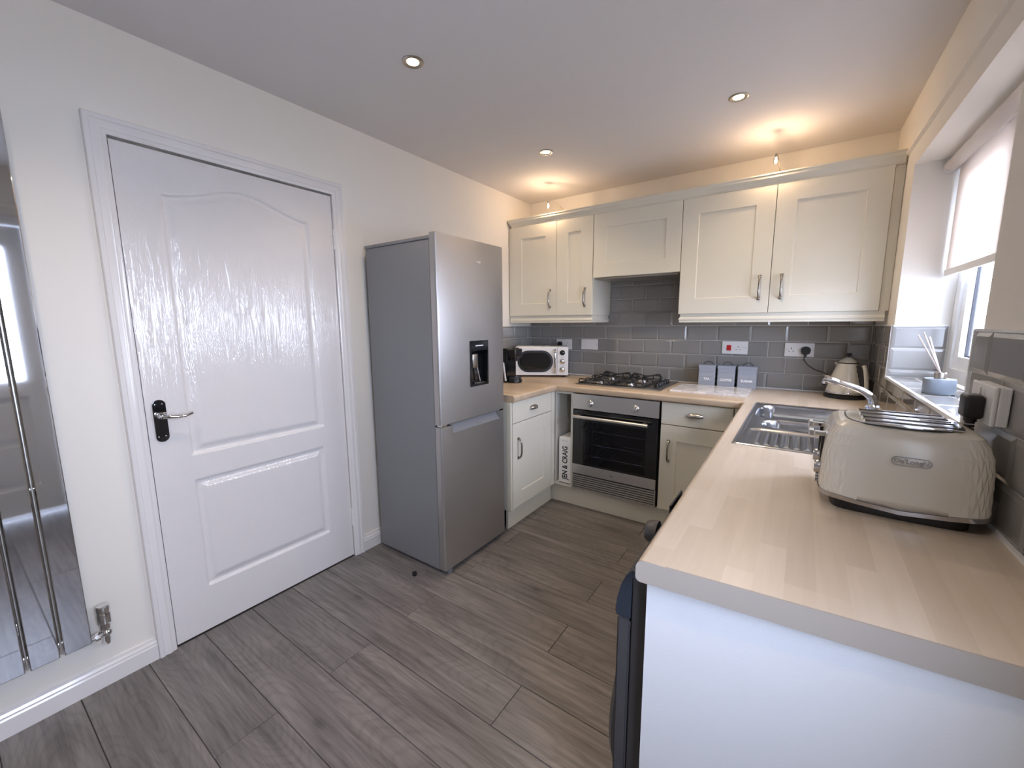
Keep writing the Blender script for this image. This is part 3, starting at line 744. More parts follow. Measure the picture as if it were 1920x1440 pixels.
b.build('foot', 'black', wm)

# ================================================================== SINK + TAP
SX0, SX1, SY0, SY1 = 1.834, 2.312, -1.527, -.610
def rrd(x, y, cx, cy, hx, hy, r):                           # rounded rectangle signed distance (inside > 0)
    ax, ay = abs(x-cx)-hx+r, abs(y-cy)-hy+r
    return r-(math.hypot(max(ax, 0), max(ay, 0))+min(max(ax, ay), 0))
def sink_h(x, y):
    d = rrd(x, y, (SX0+SX1)/2, (SY0+SY1)/2, (SX1-SX0)/2, (SY1-SY0)/2, .02)
    h = .0045*sstep(d/.006)-.0040*sstep((d-.013)/.010)
    b1 = rrd(x, y, 2.058, -.822, .190, .168, .062)
    if b1 > -.01: h -= .155*sstep((b1+.008)/.030)
    b2 = rrd(x, y, 2.052, -1.108, .145, .076, .060)
    if b2 > -.01: h -= .085*sstep((b2+.008)/.028)
    dn = rrd(x, y, 2.062, -1.358, .200, .135, .05)
    if b2 < .0 and b1 < 0:
        h -= .006*sstep(dn/.018)
        g = rrd(x, y, 2.062, -1.365, .170, .105, .01)
        if g > 0:
            t = ((x-1.895)/.030) % 1.0; h += .0045*sstep(g/.012)*sstep(1-abs(t-.5)/.26)
    return h
sk_ = thing('kitchen_sink', 'stainless steel inset sink with one and a half bowls and ribbed drainer', 'sink', (0, 0, ZT))
heightmesh('sink_top', lin(SX0, SX1, 110), lin(SY0, SY1, 200), sink_h, M['sink_steel'], sk_)
for cx, cy, zz in ((2.058, -.80, -.152), (2.085, -1.105, -.083)):
    b = MB(); b.lathe([(.040, 0), (.040, .003), (.030, .004), (.024, .001), (0, .001)], (cx, cy, zz), 28); s0 = b.build('strainer', 'chrome', sk_, smooth=True)
    b = MB()
    for k in range(6):
        a = k*pi/3; b.cyl((cx+.014*cos(a), cy+.014*sin(a), zz+.0012), (cx+.014*cos(a), cy+.014*sin(a), zz+.002), .0045, n=10)
    b.cyl((cx, cy, zz+.001), (cx, cy, zz+.008), .005, n=12); b.build('strainer_hole', 'black', s0)
tp = thing('mixer_tap', 'chrome mixer tap with long curved spout over the sink', 'tap', (2.288, -.80, ZT+.002))
b = MB(); b.lathe([(.027, 0), (.027, .006), (.021, .012), (.020, .045), (.023, .050), (.023, .062), (.016, .070), (0, .072)], (0, 0, 0), 28)
b.build('tap_body', 'chrome', tp, smooth=True)
b = MB(); b.tube([(.002, .0, .04), (.004, .0, .070), (-.004, .0, .098), (-.030, .0, .122), (-.065, .0, .138), (-.105, .0, .152), (-.130, .0, .160)], .0145, 16, rs=lambda t: .0175-.004*t)
b.build('spout', 'chrome', tp, smooth=True)
b = MB(); b.tube([(-.122, 0, .157), (-.160, 0, .169), (-.178, 0, .172)], .0155, 16, rs=lambda t: .0135+.004*min(1, t*3)); b.cyl((-.170, 0, .170), (-.173, 0, .148), .0125, n=20)
b.build('nozzle', 'chrome', tp, smooth=True)
MB().cyl((-.173, 0, .150), (-.1735, 0, .143), .0115, n=20).build('aerator', 'black', tp, smooth=True)
b = MB(); b.tube([(0, -.02, .055), (.006, -.05, .060), (.010, -.085, .074)], .006, 10, rs=lambda t: .009-.003*t); b.build('lever', 'chrome', tp, smooth=True)

# ================================================================== HOB
hb = thing('gas_hob', 'four burner gas hob with black wire pan supports, set into the worktop', 'hob', (.712, -.520, ZT))
HWd, HD = .590, .490
b = MB(); b.box(0, HWd, 0, HD, 0, .006, .003); b.box(.012, HWd-.012, .012, HD-.012, .005, .0075, .001); b.build('hob_plate', 'hob_steel', hb)
BR = [(.125, .125, .046), (.125, .365, .036), (.355, .125, .030), (.355, .365, .046)]
for x, y, r in BR:
    b = MB(); b.lathe([(r*1.25, 0), (r*1.25, .003), (r*.95, .006), (r*.9, .012), (0, .012)], (x, y, .0075), 32); bb = b.build('burner', 'nickel', hb, smooth=True)
    b = MB(); b.lathe([(r*.92, .012), (r*.95, .015), (r*.9, .020), (r*.55, .022), (0, .0225)], (x, y, .0075), 32); b.build('burner_cap', 'black_matt', bb, smooth=True)
for x0 in (.022, .252):
    b = MB(); x1, y0, y1 = x0+.220, .020, HD-.020; r = .0042; zl, zh = .012, .040
    for yy in (y0, (y0+y1)/2, y1):
        b.tube([(x0, yy, zl), (x0, yy, zh-.006), (x0+.006, yy, zh), (x0+.05, yy, zh)], r, 8, smooth=False)
        b.tube([(x1, yy, zl), (x1, yy, zh-.006), (x1-.006, yy, zh), (x1-.05, yy, zh)], r, 8, smooth=False)
    b.tube([(x0, y0, .014), (x1, y0, .014), (x1, y1, .014), (x0, y1, .014)], r, 8, smooth=False, closed=True)
    for (cx, cy, rr) in [q for q in BR if x0 < q[0] < x1]:
        for a in range(4):
            an = a*pi/2+pi/4
            ox, oy = cx+.095*cos(an), cy+.105*sin(an)
            b.tube([(ox, oy, .014), (cx+.088*cos(an), cy+.098*sin(an), zh+.002), (cx+.055*cos(an), cy+.06*sin(an), zh-.001), (cx+.018*cos(an), cy+.018*sin(an), zh)], r, 8)
    # humped back rail
    b.tube([(x0+.01, y1, .014), (x0+.012, y1, zh+.008), (x0+.05, y1, zh+.004), (x0+.11, y1, zh-.006), (x0+.17, y1, zh+.004), (x1-.012, y1, zh+.008), (x1-.01, y1, .014)], r, 8)
    b.build('pan_support', 'black_matt', hb, smooth=True)
for k in range(5):
    y = .115+k*.062; x = .538+(.0 if k % 2 else .0)
    b = MB(); b.lathe([(.019, 0), (.019, .003), (.015, .005), (.0145, .020), (.012, .023), (0, .023)], (x, y, .0075), 20)
    b.box(x-.018, x+.018, y-.004, y+.004, .020, .034, .002); b.build('control_knob', 'black', hb, smooth=True)

# ================================================================== FRIDGE FREEZER
FX, FY0, FY1 = .585, -1.735, -1.205
fg = thing('fridge_freezer', 'tall satin steel fridge freezer with a black water dispenser in its upper door', 'fridge', (0, 0, 0))
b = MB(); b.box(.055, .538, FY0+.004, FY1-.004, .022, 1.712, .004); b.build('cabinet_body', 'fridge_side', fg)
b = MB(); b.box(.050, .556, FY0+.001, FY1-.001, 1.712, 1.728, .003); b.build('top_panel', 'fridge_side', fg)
MB().box(.538, .548, FY0+.010, FY1-.010, .03, 1.712).build('door_seal', 'rubber', fg)
def rdoor(z0, z1, extra=None):
    r = .010; pts = [(FX-.040, FY0)]
    for k in range(5):
        a = -pi/2+k*pi/8; pts.append((FX-r+r*cos(a), FY0+r+r*sin(a)))
    for k in range(5):
        a = k*pi/8; pts.append((FX-r+r*cos(a), FY1-r+r*sin(a)))
    pts.append((FX-.040, FY1)); return MB().prism(pts, z0, z1)
ud = rdoor(.812, 1.738).build('upper_door', 'fridge_door', fg); cut(ud, MB().box(FX-.034, FX+.02, -1.502, -1.358, .984, 1.217))
for p_ in ud.data.polygons: p_.use_smooth = True
ud.data.set_sharp_from_angle(angle=radians(30))
ld = rdoor(.030, .800).build('lower_door', 'fridge_door', fg); cut(ld, MB().box(FX-.030, FX+.02, -1.650, -1.248, .757, .82))
for p_ in ld.data.polygons: p_.use_smooth = True
ld.data.set_sharp_from_angle(angle=radians(30))
b = MB(); b.prism([(FX-.0295, .757), (FX-.004, .757), (FX-.010, .766), (FX-.0295, .795)], -1.650, -1.248, axis='Y'); b.build('grip_recess', 'fridge_side', ld)
b = MB(); b.box(FX-.038, FX-.002, FY0+.01, FY0+.045, .800, .812, .002); b.box(FX-.038, FX-.004, FY1-.045, FY1-.004, .800, .813, .002); b.build('hinge', 'chrome', fg)
b = MB(); b.box(FX-.03, FX-.006, FY0+.03, FY0+.06, .0, .030, .003); b.cyl((.10, FY0+.05, 0), (.10, FY0+.05, .024), .015); b.cyl((.10, FY1-.05, 0), (.10, FY1-.05, .024), .015); b.cyl((FX-.06, FY1-.05, 0), (FX-.06, FY1-.05, .03), .015); b.build('foot', 'fridge_side', fg, smooth=True)
# water dispenser
b = MB(); b.prism([(-1.508, .978), (-1.353, .978), (-1.353, 1.223), (-1.508, 1.223)], FX-.001, FX+.0035, axis='X', bev=.001); wd = b.build('water_dispenser', 'black_gloss', fg)
cut(wd, MB().box(FX-.05, FX+.02, -1.497, -1.364, .990, 1.170))
b = MB(); t_ = .002; b.box(FX-.034, FX-.032, -1.502, -1.358, .984, 1.217); b.box(FX-.032, FX-.0012, -1.502, -1.4985, .986, 1.215); b.box(FX-.032, FX-.0012, -1.3615, -1.358, .986, 1.215); b.box(FX-.032, FX-.0012, -1.498, -1.362, .985, .990); b.prism([(FX-.032, 1.145), (FX-.0015, 1.172), (FX-.0015, 1.205), (FX-.032, 1.205)], -1.498, -1.362, axis='Y'); b.build('dispenser_recess', 'black_gloss', wd)
b = MB(); b.box(FX-.030, FX-.012, -1.470, -1.425, 1.075, 1.150, .003); b.tube([(FX-.018, -1.430, 1.08), (FX-.012, -1.412, 1.000)], .004, 8, smooth=False); b.box(FX-.028, FX-.006, -1.44, -1.37, .990, .9935, .001); b.build('dispenser_paddle', 'nickel', wd, smooth=True)
b = MB(); y = -1.462
for wd_ in (.012, .009, .014, .008, .012, .010): b.box(FX+.0034, FX+.0040, y, y+wd_-.002, 1.193, 1.199); y += wd_
b.build('dispenser_mark', 'white_print', wd)['kind'] = 'stuff'
text('maker_mark', 'logik', .017, 'white_print', ud, at(FX+.0006, -1.420, 1.635, Matrix.Rotation(pi/2, 4, 'Z') @ FRONT), .0003)
# black bottle cap on the floor in front of it
cp_ = MB().lathe([(.011, 0), (.012, .004), (.012, .014), (.0105, .018), (.006, .019), (0, .019)], (.435, -1.815, 0), 20).build('bottle_cap', 'black', smooth=True)
tag(cp_, 'small round black bottle cap lying on the floor by the fridge', 'bottle cap')

# ================================================================== WALL CABINETS
YF = -.330
def wallcab(name, label, x0, x1, z0, z1, splits, handles, side=None):
    t = thing(name, label, 'cabinet', (0, 0, 0))
    b = MB(); k = .018; x0_, x1_ = x0, x1
    b.box(x0_, x0_+k, YF+.020, .003, z0, z1); b.box(x1_-k, x1_, YF+.020, .003, z0, z1); b.box(x0_+k, x1_-k, YF+.020, .003, z0, z0+k); b.box(x0_+k, x1_-k, YF+.020, .003, z1-k, z1); b.box(x0_+k, x1_-k, -.012, .003, z0+k, z1-k)
    b.build('carcass', 'cream', t)
    for a, c in splits: shaker('door', a+.0015, c-.0015, z0+.001, z1, t, y=YF, fr=.093)
    ds = [o for o in t.children if o.name.startswith('door')]
    for i, hx, hz in handles: bow_handle(ds[i], hx, hz, YF)
    return t
wc1 = wallcab('wall_cabinet', 'narrow cream two door wall cabinet over the microwave', .034, .745, 1.370, 2.066, [(.034, .446), (.446, .743)], [(0, .392, 1.500), (1, .684, 1.500)])
MB().box(.009, .0335, YF+.004, .0, 1.37, 2.066).build('filler_strip', 'cream', wc1)
wc2 = wallcab('hood_cabinet', 'short cream cooker hood cabinet with one wide flap door over the hob', .746, 1.342, 1.632, 2.066, [(.745, 1.342)], [])
MB().box(.765, 1.323, YF+.03, -.015, 1.620, 1.632, .003).build('extractor_hood', 'nickel', wc2)
wc3 = wallcab('wall_cabinet', 'wide cream two door wall cabinet over the canisters and kettle', 1.343, 2.324, 1.365, 2.066, [(1.343, 1.838), (1.838, 2.324)], [(0, 1.786, 1.510), (1, 1.893, 1.510)])
MB().box(2.325, 2.3625, YF+.012, .0, 1.365, 2.066).build('filler_strip', 'cream', wc3)
# pelmets (light rails)
pel = [(0, 1.312), (0, 1.322), (-.004, 1.330), (-.002, 1.338), (.004, 1.346), (.004, 1.3649), (.026, 1.3649), (.026, 1.312)]
def pelmet(label, x0, x1, left, right):
    b = MB(); pr_ = [(-d, z-1.312) for d, z in pel]       # u outwards
    path = []
    yb = -.002
    if left: path += [(x0, yb, 1.312)]
    path += [(x0, YF+.008, 1.312), (x1, YF+.008, 1.312)]
    if right: path += [(x1, yb, 1.312)]
    path = path[::-1]
    b.sweep([(-d+.0, z-1.312) for d, z in pel], path, (0, 0, 1))
    return tag(b.build('pelmet', 'cream', smooth=False), label, 'moulding', 'cabinet pelmets')
p1 = pelmet('cream light rail under the narrow wall cabinet', .012, .741, False, True)
p2 = pelmet('cream light rail under the wide wall cabinet', 1.350, 2.350, True, False)
for p_ in (p1,): 
    for v in p_.data.vertices: v.co.z += .004
# cornice along the top
co = [(0, 0), (.030, .0), (.034, .006), (.034, .012), (.040, .020), (.052, .036), (.054, .048), (.058, .052), (.058, .058), (0, .058)]
b = MB(); path = [(.006, -.002, 2.0665), (.034, -.002, 2.0665)]
b.sweep([(u-.034, v) for u, v in co], [(2.356, YF-.0, 2.0665), (.030, YF-.0, 2.0665), (.006, YF+.12, 2.0665)], (0, 0, 1))
tag(b.build('cornice', 'cream', smooth=False), 'long cream cornice moulding along the top of the wall cabinets', 'moulding')
b = MB().box(.03, 2.352, YF+.03, .0, 2.0665, 2.074); tag(b.build('dust_board', 'carcass'), 'flat board on top of the wall cabinets behind the cornice', 'board')

# over-cabinet lamps
def cab_lamp(label, c, bx, by):
    t = thing('cabinet_lamp', label, 'lamp', (0, 0, 0), group='lamps over the wall cabinets')
    cx, cy, cz = c
    MB().lathe([(.028, 0), (.028, .008), (.020, .014), (0, .014)], (bx, by, 2.0745), 24).build('lamp_base', 'nickel', t, smooth=True)
    MB().tube([(bx, by, 2.082), (bx+.002, by-.005, 2.13), (bx-(bx-cx)*.4, by-(by-cy)*.45, cz+.016), (cx+(bx-cx)*.12, cy+.012, cz+.026), (cx, cy, cz+.022)], .003, 8).build('arm', 'nickel', t, smooth=True)
    MB().lathe([(.0065, .018), (.0075, .012), (.0075, .028), (.004, .032)], (cx, cy, cz), 16).build('socket', 'nickel', t, smooth=True)
    MB().sphere((cx, cy, cz), .0032, (1, 1, 2.4), 8).build('bulb', 'halogen', t, smooth=True)
    MB().lathe([(.010, -.020), (.012, -.010), (.012, .012), (.008, .020)], (cx, cy, cz), 20).build('glass_cup', 'clear', t, smooth=True)
cab_lamp('small halogen lamp on a curved arm over the narrow wall cabinet', CL[0], .475, -.25)
cab_lamp('small halogen lamp on a curved arm over the wide wall cabinet', CL[1], 1.838, -.25)
# downlights
DLL = ['round steel downlight in the ceiling, set away from the wall cabinets toward the white door', 'round steel downlight in the ceiling above the narrow wall cabinet', 'round steel downlight in the ceiling in front of the wide wall cabinet']
for (x, y), lb in zip(DL, DLL):
    t = thing('downlight', lb, 'downlight', (x, y, H), group='ceiling downlights')
    MB().lathe([(.042, 0), (.042, -.002), (.038, -.005), (.034, -.0055), (.024, -.0012), (.024, 0)], (0, 0, 0), 36).build('rim', 'nickel', t, smooth=True)
    MB().lathe([(.0235, -.0008), (.0230, -.0015), (0, -.002)], (0, 0, 0), 32).build('bulb', 'bulb', t, smooth=True)

# ================================================================== RADIATOR
M['strip_steel'] = mat('satin chrome strip', (.80, .79, .77), .35, 1); M['chrome_rad'] = mat('radiator chrome', (.60, .61, .64), .04, 1)
rd = thing('radiator', 'tall chrome panel radiator on the wall beside the white door', 'radiator', (0, 0, 0))
for k in range(5):
    y1 = -2.946-k*.0765
    MB().box(.050, .062, y1-.067, y1, .212, 1.945, .003, 2).build('radiator_panel', 'chrome_rad', rd, smooth=False)
b = MB()
for z in (.25, .80, 1.40, 1.88): b.tube([(.037, -3.32, z), (.037, -2.955, z)], .011, 12, smooth=False)
b.build('cross_tube', 'chrome', rd, smooth=True)
b = MB()
for k in range(5):
    y1 = -2.9445-k*.0765
    if k: b.box(.036, .052, y1+.0012, y1+.0068, .215, 1.94, .002)
b.build('panel_strip', 'strip_steel', rd)
b = MB()
for z in (.35, 1.80): b.box(.002, .028, -3.10, -3.07, z-.02, z+.02, .002)
b.build('wall_bracket', 'chrome', rd)
vz = -.02
b = MB(); b.tube([(.037, -2.955, .235+vz), (.037, -2.912, .235+vz)], .0105, 14, smooth=False); b.cyl((.037, -2.935, .235+vz), (.037, -2.922, .235+vz), .015, n=8)
b.tube([(.037, -2.905, .262+vz), (.037, -2.905, .212+vz), (.030, -2.905, .197+vz), (.003, -2.905, .192+vz)], .010, 12, smooth=False)
b.sphere((.037, -2.905, .238+vz), .016); b.cyl((.037, -2.905, .255+vz), (.037, -2.905, .272+vz), .014, n=8); b.build('valve', 'chrome', rd, smooth=True)
b = MB(); b.lathe([(.014, 0), (.019, .006), (.019, .040), (.017, .046), (.0195, .050), (.0195, .068), (.016, .072), (0, .072)], (.037, -2.905, .272+vz), 24); b.build('valve_head', 'chrome', rd, smooth=True)

# ================================================================== ROLLER BLIND
rb = thing('roller_blind', 'pale roller blind half lowered in the kitchen window', 'blind', (0, 0, 0))
ub0, ub1, db = U0+.010, U1-.012, .150
def RP(u, d, z): return (RWX(u, d), -u, z)
b = MB(); rwbox(b, ub0+.012, ub1-.012, db, db+.0012, 1.530, 1.962); b.build('blind_cloth', 'blind', rb)
b = MB(); b.tube([RP(ub0+.008, db-.024, 1.972), RP(ub1-.008, db-.024, 1.972)], .0245, 24, smooth=False); b.build('blind_roll', 'blind', rb, smooth=True)
b = MB(); rwbox(b, ub0+.010, ub1-.010, db-.005, db+.006, 1.505, 1.532); b.build('bottom_bar', 'white_plastic', rb)
b = MB(); b.cyl(RP(ub0-.004, db-.024, 1.972), RP(ub0+.010, db-.024, 1.972), .028, n=28); b.cyl(RP(ub1-.010, db-.024, 1.972), RP(ub1+.006, db-.024, 1.972), .028, n=28)
rwbox(b, ub0-.004, ub0+.004, db-.045, db+.0, 1.975, ZH); rwbox(b, ub1-.002, ub1+.006, db-.045, db, 1.975, ZH); b.build('bracket', 'white_plastic', rb, smooth=True)
b = MB()
for dz in (0, .012): b.tube([RP(ub1-.02, db-.050+dz, 1.96), RP(ub1-.02, db-.050+dz, 1.40)], .0012, 6, smooth=False)
b.build('chain', 'white_plastic', rb)

# ================================================================== REED DIFFUSER
rf = thing('reed_diffuser', 'round grey reed diffuser with three pale reeds on the tiled window sill', 'diffuser', (2.437, -1.052, ZS+.0005))
MB().lathe([(.042, 0), (.044, .003), (.044, .051), (.042, .054), (0, .054)], (0, 0, 0), 40).build('bottle', 'concrete', rf, smooth=True)
MB().lathe([(.0165, .054), (.0165, .075), (.015, .077), (.012, .077), (.012, .072), (0, .072)], (0, 0, 0), 28).build('collar', 'nickel', rf, smooth=True)
for dx, dy, h_ in ((-.072, .010, .212), (-.060, -.004, .222), (-.040, .012, .205)):
    MB().cyl((dx*-.08, dy*-.08, .060), (dx, dy, h_), .0022, n=8).build('reed_stick', 'reed', rf)

# ================================================================== SOCKETS
def plate(t, x, z, w_=.146, h_=.086, th=.009):
    return MB().box(x-w_/2, x+w_/2, -th, 0, z-h_/2, z+h_/2, .003, 2).build('face_plate', 'white_plastic', t, smooth=False)
def pins(t, x, z, y=-.0095):
    b = MB(); b.box(x-.002, x+.002, y, y+.001, z+.006, z+.015); b.box(x-.0145, x-.008, y, y+.001, z-.010, z-.006); b.box(x+.008, x+.0145, y, y+.001, z-.010, z-.006); return b.build('pin_hole', 'black', t)
def rocker(t, x, z, y=-.009):
    return MB().box(x-.006, x+.006, y-.0025, y, z-.009, z+.009, .001).build('switch', 'white_plastic', t)
def screws(t, xs_, z, y=-.0095):
    b = MB()
    for x in xs_: b.cyl((x, y-.0003, z), (x, y+.0005, z), .003, n=10)
    b.build('screw', 'nickel', t)
def plug(parent, x, z, y=-.009):
    b = MB(); pts = [(x-.024+.0, z-.012), (x-.018, z-.024), (x+.018, z-.024), (x+.024, z-.012), (x+.026, z+.008), (x+.016, z+.022), (x, z+.026), (x-.016, z+.022), (x-.026, z+.008)]
    b.prism(pts, y-.030, y-.001, axis='Y', bev=.004); b.cyl((x, y-.016, z-.020), (x, y-.016, z-.044), .0075, .0055, n=14); return b.build('plug', 'black', parent, smooth=True)
s0 = thing('double_socket', 'white double wall socket partly behind the microwave', 'socket', (.350, 0, 1.134), group='wall sockets')
plate(s0, 0, 0); pins(s0, .036, 0); rocker(s0, .012, .026); screws(s0, (-.06, .066), 0); MB().prism([(-.055, -.024), (-.018, -.024), (-.012, 0), (-.02, .022), (-.052, .022), (-.06, 0)], -.028, -.010, axis='Y', bev=.004).build('plug', 'black', s0, smooth=True)
s1 = thing('fused_spur', 'white fused switch plate on the tiles between microwave and hob', 'switch', (.582, 0, 1.138))
plate(s1, 0, 0); MB().box(-.024, .024, -.0115, -.009, -.012, .012, .001).build('fuse_carrier', 'white_plastic', s1); screws(s1, (-.064, .064), 0)
s2 = thing('cooker_switch', 'white cooker switch plate with red rocker and socket, above the canisters', 'switch', (1.644, 0, 1.140))
plate(s2, 0, 0, .155); MB().box(-.048, -.020, -.0135, -.009, -.018, .018, .001).build('red_switch', 'red', s2); pins(s2, .022, -.004); screws(s2, (-.068, .066), 0); rocker(s2, .046, .024)
text('switch_mark', 'COOKER', .0065, 'canister', s2, at(.052, -.0095, .004, FRONT), .0001); text('switch_mark', 'COOKER', .0065, 'red', s2, at(-.034, -.0095, -.024, FRONT), .0001)
s3 = thing('double_socket', 'white double wall socket with the black kettle plug in it', 'socket', (2.004, 0, 1.137), group='wall sockets')
plate(s3, 0, 0, .154); pins(s3, -.042, -.002); rocker(s3, -.012, .028); rocker(s3, .012, .028); screws(s3, (-.064, .070), 0)
s4 = thing('double_socket', 'white surface box socket on the side tiles behind the cream toaster', 'socket', (RWX(1.838), -1.838, 1.136), -pi/2+RWA, group='wall sockets')
MB().box(-.072, .072, -.018, 0, -.041, .041, .003).build('back_box', 'white_plastic', s4); MB().box(-.073, .073, -.026, -.018, -.042, .042, .003).build('face_plate', 'white_plastic', s4)
rocker(s4, -.012, .024, -.026); rocker(s4, .012, .024, -.026)

# ================================================================== KETTLE
kt = thing('kettle', 'cream cone shaped electric kettle with black base and handle, in the window corner', 'kettle', (2.238, -.155, ZT), radians(-38))
MB().lathe([(.095, 0), (.098, .004), (.096, .018), (.086, .026), (0, .026)], (0, 0, 0), 44).build('power_base', 'black', kt, smooth=True)
MB().lathe([(.088, .026), (.092, .032), (.090, .040), (.082, .075), (.070, .120), (.058, .160), (.050, .188), (.047, .196), (0, .196)], (0, 0, 0), 44).build('kettle_body', 'kettle_cream', kt, smooth=True)
MB().lathe([(.0925, .028), (.0935, .033), (.092, .037)], (0, 0, 0), 44).build('steel_band', 'chrome', kt, smooth=True)
MB().lathe([(.047, .196), (.047, .200), (.044, .202)], (0, 0, 0), 36).build('lid_seal', 'black', kt, smooth=True)
MB().lathe([(.045, .201), (.040, .208), (.026, .220), (.012, .230), (0, .231)], (0, 0, 0), 36).build('lid', 'kettle_cream', kt, smooth=True)
MB().lathe([(.005, .230), (.006, .236), (.0125, .240), (.0135, .248), (.010, .254), (0, .256)], (0, 0, 0), 20).build('lid_knob', 'black', kt, smooth=True)
b = MB(); b.prism([(-.070, .200), (-.040, .196), (-.040, .150), (-.052, .165)], -.013, .013, axis='Y', bev=.004); b.build('spout', 'kettle_cream', kt, smooth=True)
# handle to the +x side: toothed black inner, pale outer strip
b = MB()
inner = [(.048, .186), (.085, .186), (.098, .155), (.106, .10), (.108, .045), (.085, .040), (.080, .052), (.086, .066), (.074, .074), (.080, .090), (.068, .100), (.073, .116), (.061, .126), (.066, .142), (.054, .152), (.058, .168)]
b.prism([(x-.0, z) for x, z in inner], -.011, .011, axis='Y', bev=.002); b.build('handle', 'black', kt)
MB().tube([(.082, 0, .190), (.092, 0, .165), (.100, 0, .125), (.106, 0, .085), (.108, 0, .052)], .0115, 12).build('handle_strip', 'kettle_cream', kt, smooth=True)
for c_ in kt.children:
    pass
kp = plug(s3, .034, -.002); kp.name = 'kettle_plug'; 
b = MB(); b.tube([Matrix.Rotation(radians(38), 3, 'Z') @ Vector(q) for q in [(2.038-2.243, -.025+.152, 1.093-ZT), (2.040-2.243, -.026+.152, 1.075-ZT), (2.062-2.243, -.03+.152, 1.045-ZT), (2.10-2.243, -.035+.152, 1.02-ZT), (2.15-2.243, -.04+.152, 1.00-ZT), (2.20-2.243, -.032+.152, .96-ZT), (2.23-2.243, -.030+.152, .90-ZT), (2.235-2.243, -.05+.152, .889-ZT)]], .0035, 10)
b.build('power_cable', 'black', kt, smooth=True)

# ================================================================== CANISTERS + MARBLE BOARD
mbd = MB().prism([(1.352, -.478), (1.780, -.478), (1.776, -.150), (1.352, -.150)], ZT, ZT+.012, bev=.0015).build('chopping_board', 'marble')
tag(mbd, 'white marble chopping board lying on the worktop beside the hob', 'chopping board')
for i, (x0, wd_, s_, lb) in enumerate(((1.449, .107, 'TEA', 'grey enamel canister lettered for tea, beside the hob end of the row'), (1.566, .107, 'COFFEE', 'grey enamel canister lettered for coffee, in the middle of the row'), (1.684, .110, 'SUGAR', 'grey enamel canister lettered for sugar, beside the sink corner'))):
    t = thing('canister', lb, 'canister', (x0+wd_/2, -.080, ZT+.0), [0.0, .0, .03][i], group='grey kitchen canisters')
    h_ = wd_/2; 
    b = MB(); b.box(-h_+.002, h_-.002, -.052, .052, 0, .128, .004)
    b.build('tin', 'canister', t)
    b = MB()
    for z in (.036, .066, .098): b.box(-h_+.0002, h_-.0002, -.0542, .0542, z, z+.0024, .0008)
    b.build('ridge', 'canister', t)
    b = MB(); b.box(-h_, h_, -.054, .054, .124, .146, .003); lid = b.build('lid', 'canister', t)
    b = MB(); b.tube([(-.026, 0, .145), (-.024, 0, .158), (0, 0, .168), (.024, 0, .158), (.026, 0, .145)], .0026, 8); b.build('lid_handle', 'graphite', lid, smooth=True)
    text('lettering', s_, .022 if i == 0 else .0205, 'white_print', t, at(.0, -.0528, .052, FRONT), .0006, bold=.0006)
# board lies just in front of the canisters

# ================================================================== MICROWAVE
th = radians(30); fr_ = Vector((.492, -.205)); MWW = .425
fl_ = fr_-Vector((cos(th), sin(th)))*MWW
mw = thing('microwave', 'white retro microwave oven with oval black window, set across the corner', 'microwave', (fl_.x, fl_.y, ZT), th)
MB().box(.0, MWW, .012, .205, .014, .246, .010, 3).build('casing', 'white_plastic', mw, smooth=False)
MB().box(.0, MWW-.090, -.004, .012, .016, .244, .004).build('oven_door', 'white_plastic', mw)
MB().box(MWW-.088, MWW, -.004, .012, .016, .244, .004).build('control_panel', 'white_plastic', mw)
def stadium(cx, cz, hw, hh, n=14):
    r = hh; pts = []
    for k in range(n+1): a = -pi/2+pi*k/n; pts.append((cx+hw-r+r*cos(a), cz+r*sin(a)))
    for k in range(n+1): a = pi/2+pi*k/n; pts.append((cx-hw+r+r*cos(a), cz+r*sin(a)))
    return pts
b = MB(); b.prism(stadium(.162, .128, .143, .088), -.0075, -.003, axis='Y'); b.build('window_surround', 'black', mw)
b = MB(); b.prism(stadium(.162, .128, .124, .069), -.0095, -.0070, axis='Y'); b.build('window_pane', 'black_gloss', mw)
b = MB(); b.tube([(MWW-.105, -.006, .222), (MWW-.105, -.028, .205), (MWW-.105, -.033, .13), (MWW-.105, -.028, .055), (MWW-.105, -.006, .038)], .0085, 12); b.build('handle', 'chrome', mw, smooth=True)
for z, mn in ((.198, 'black_gloss'), (.128, 'chrome'), (.062, 'chrome')):
    b = MB(); b.lathe([(.021, 0), (.021, .004), (.017, .006), (.016, .020), (.012, .023), (0, .023)], (MWW-.046, -.004, z), 26, '-Y')
    if mn == 'chrome': b.box(MWW-.048, MWW-.044, -.032, -.022, z-.013, z+.013, .001)
    o = b.build('knob' if mn == 'chrome' else 'dial_window', mn, mw, smooth=True)
b = MB()
for k in range(4): b.box(.05+k*.06, .095+k*.06, .05, .09, .2460, .2470)
b.build('vent', 'carcass', mw)
b = MB()
for x in (.03, MWW-.03):
    for y in (.03, .18): b.cyl((x, y, 0), (x, y, .015), .012, n=14)
b.build('foot', 'black', mw)

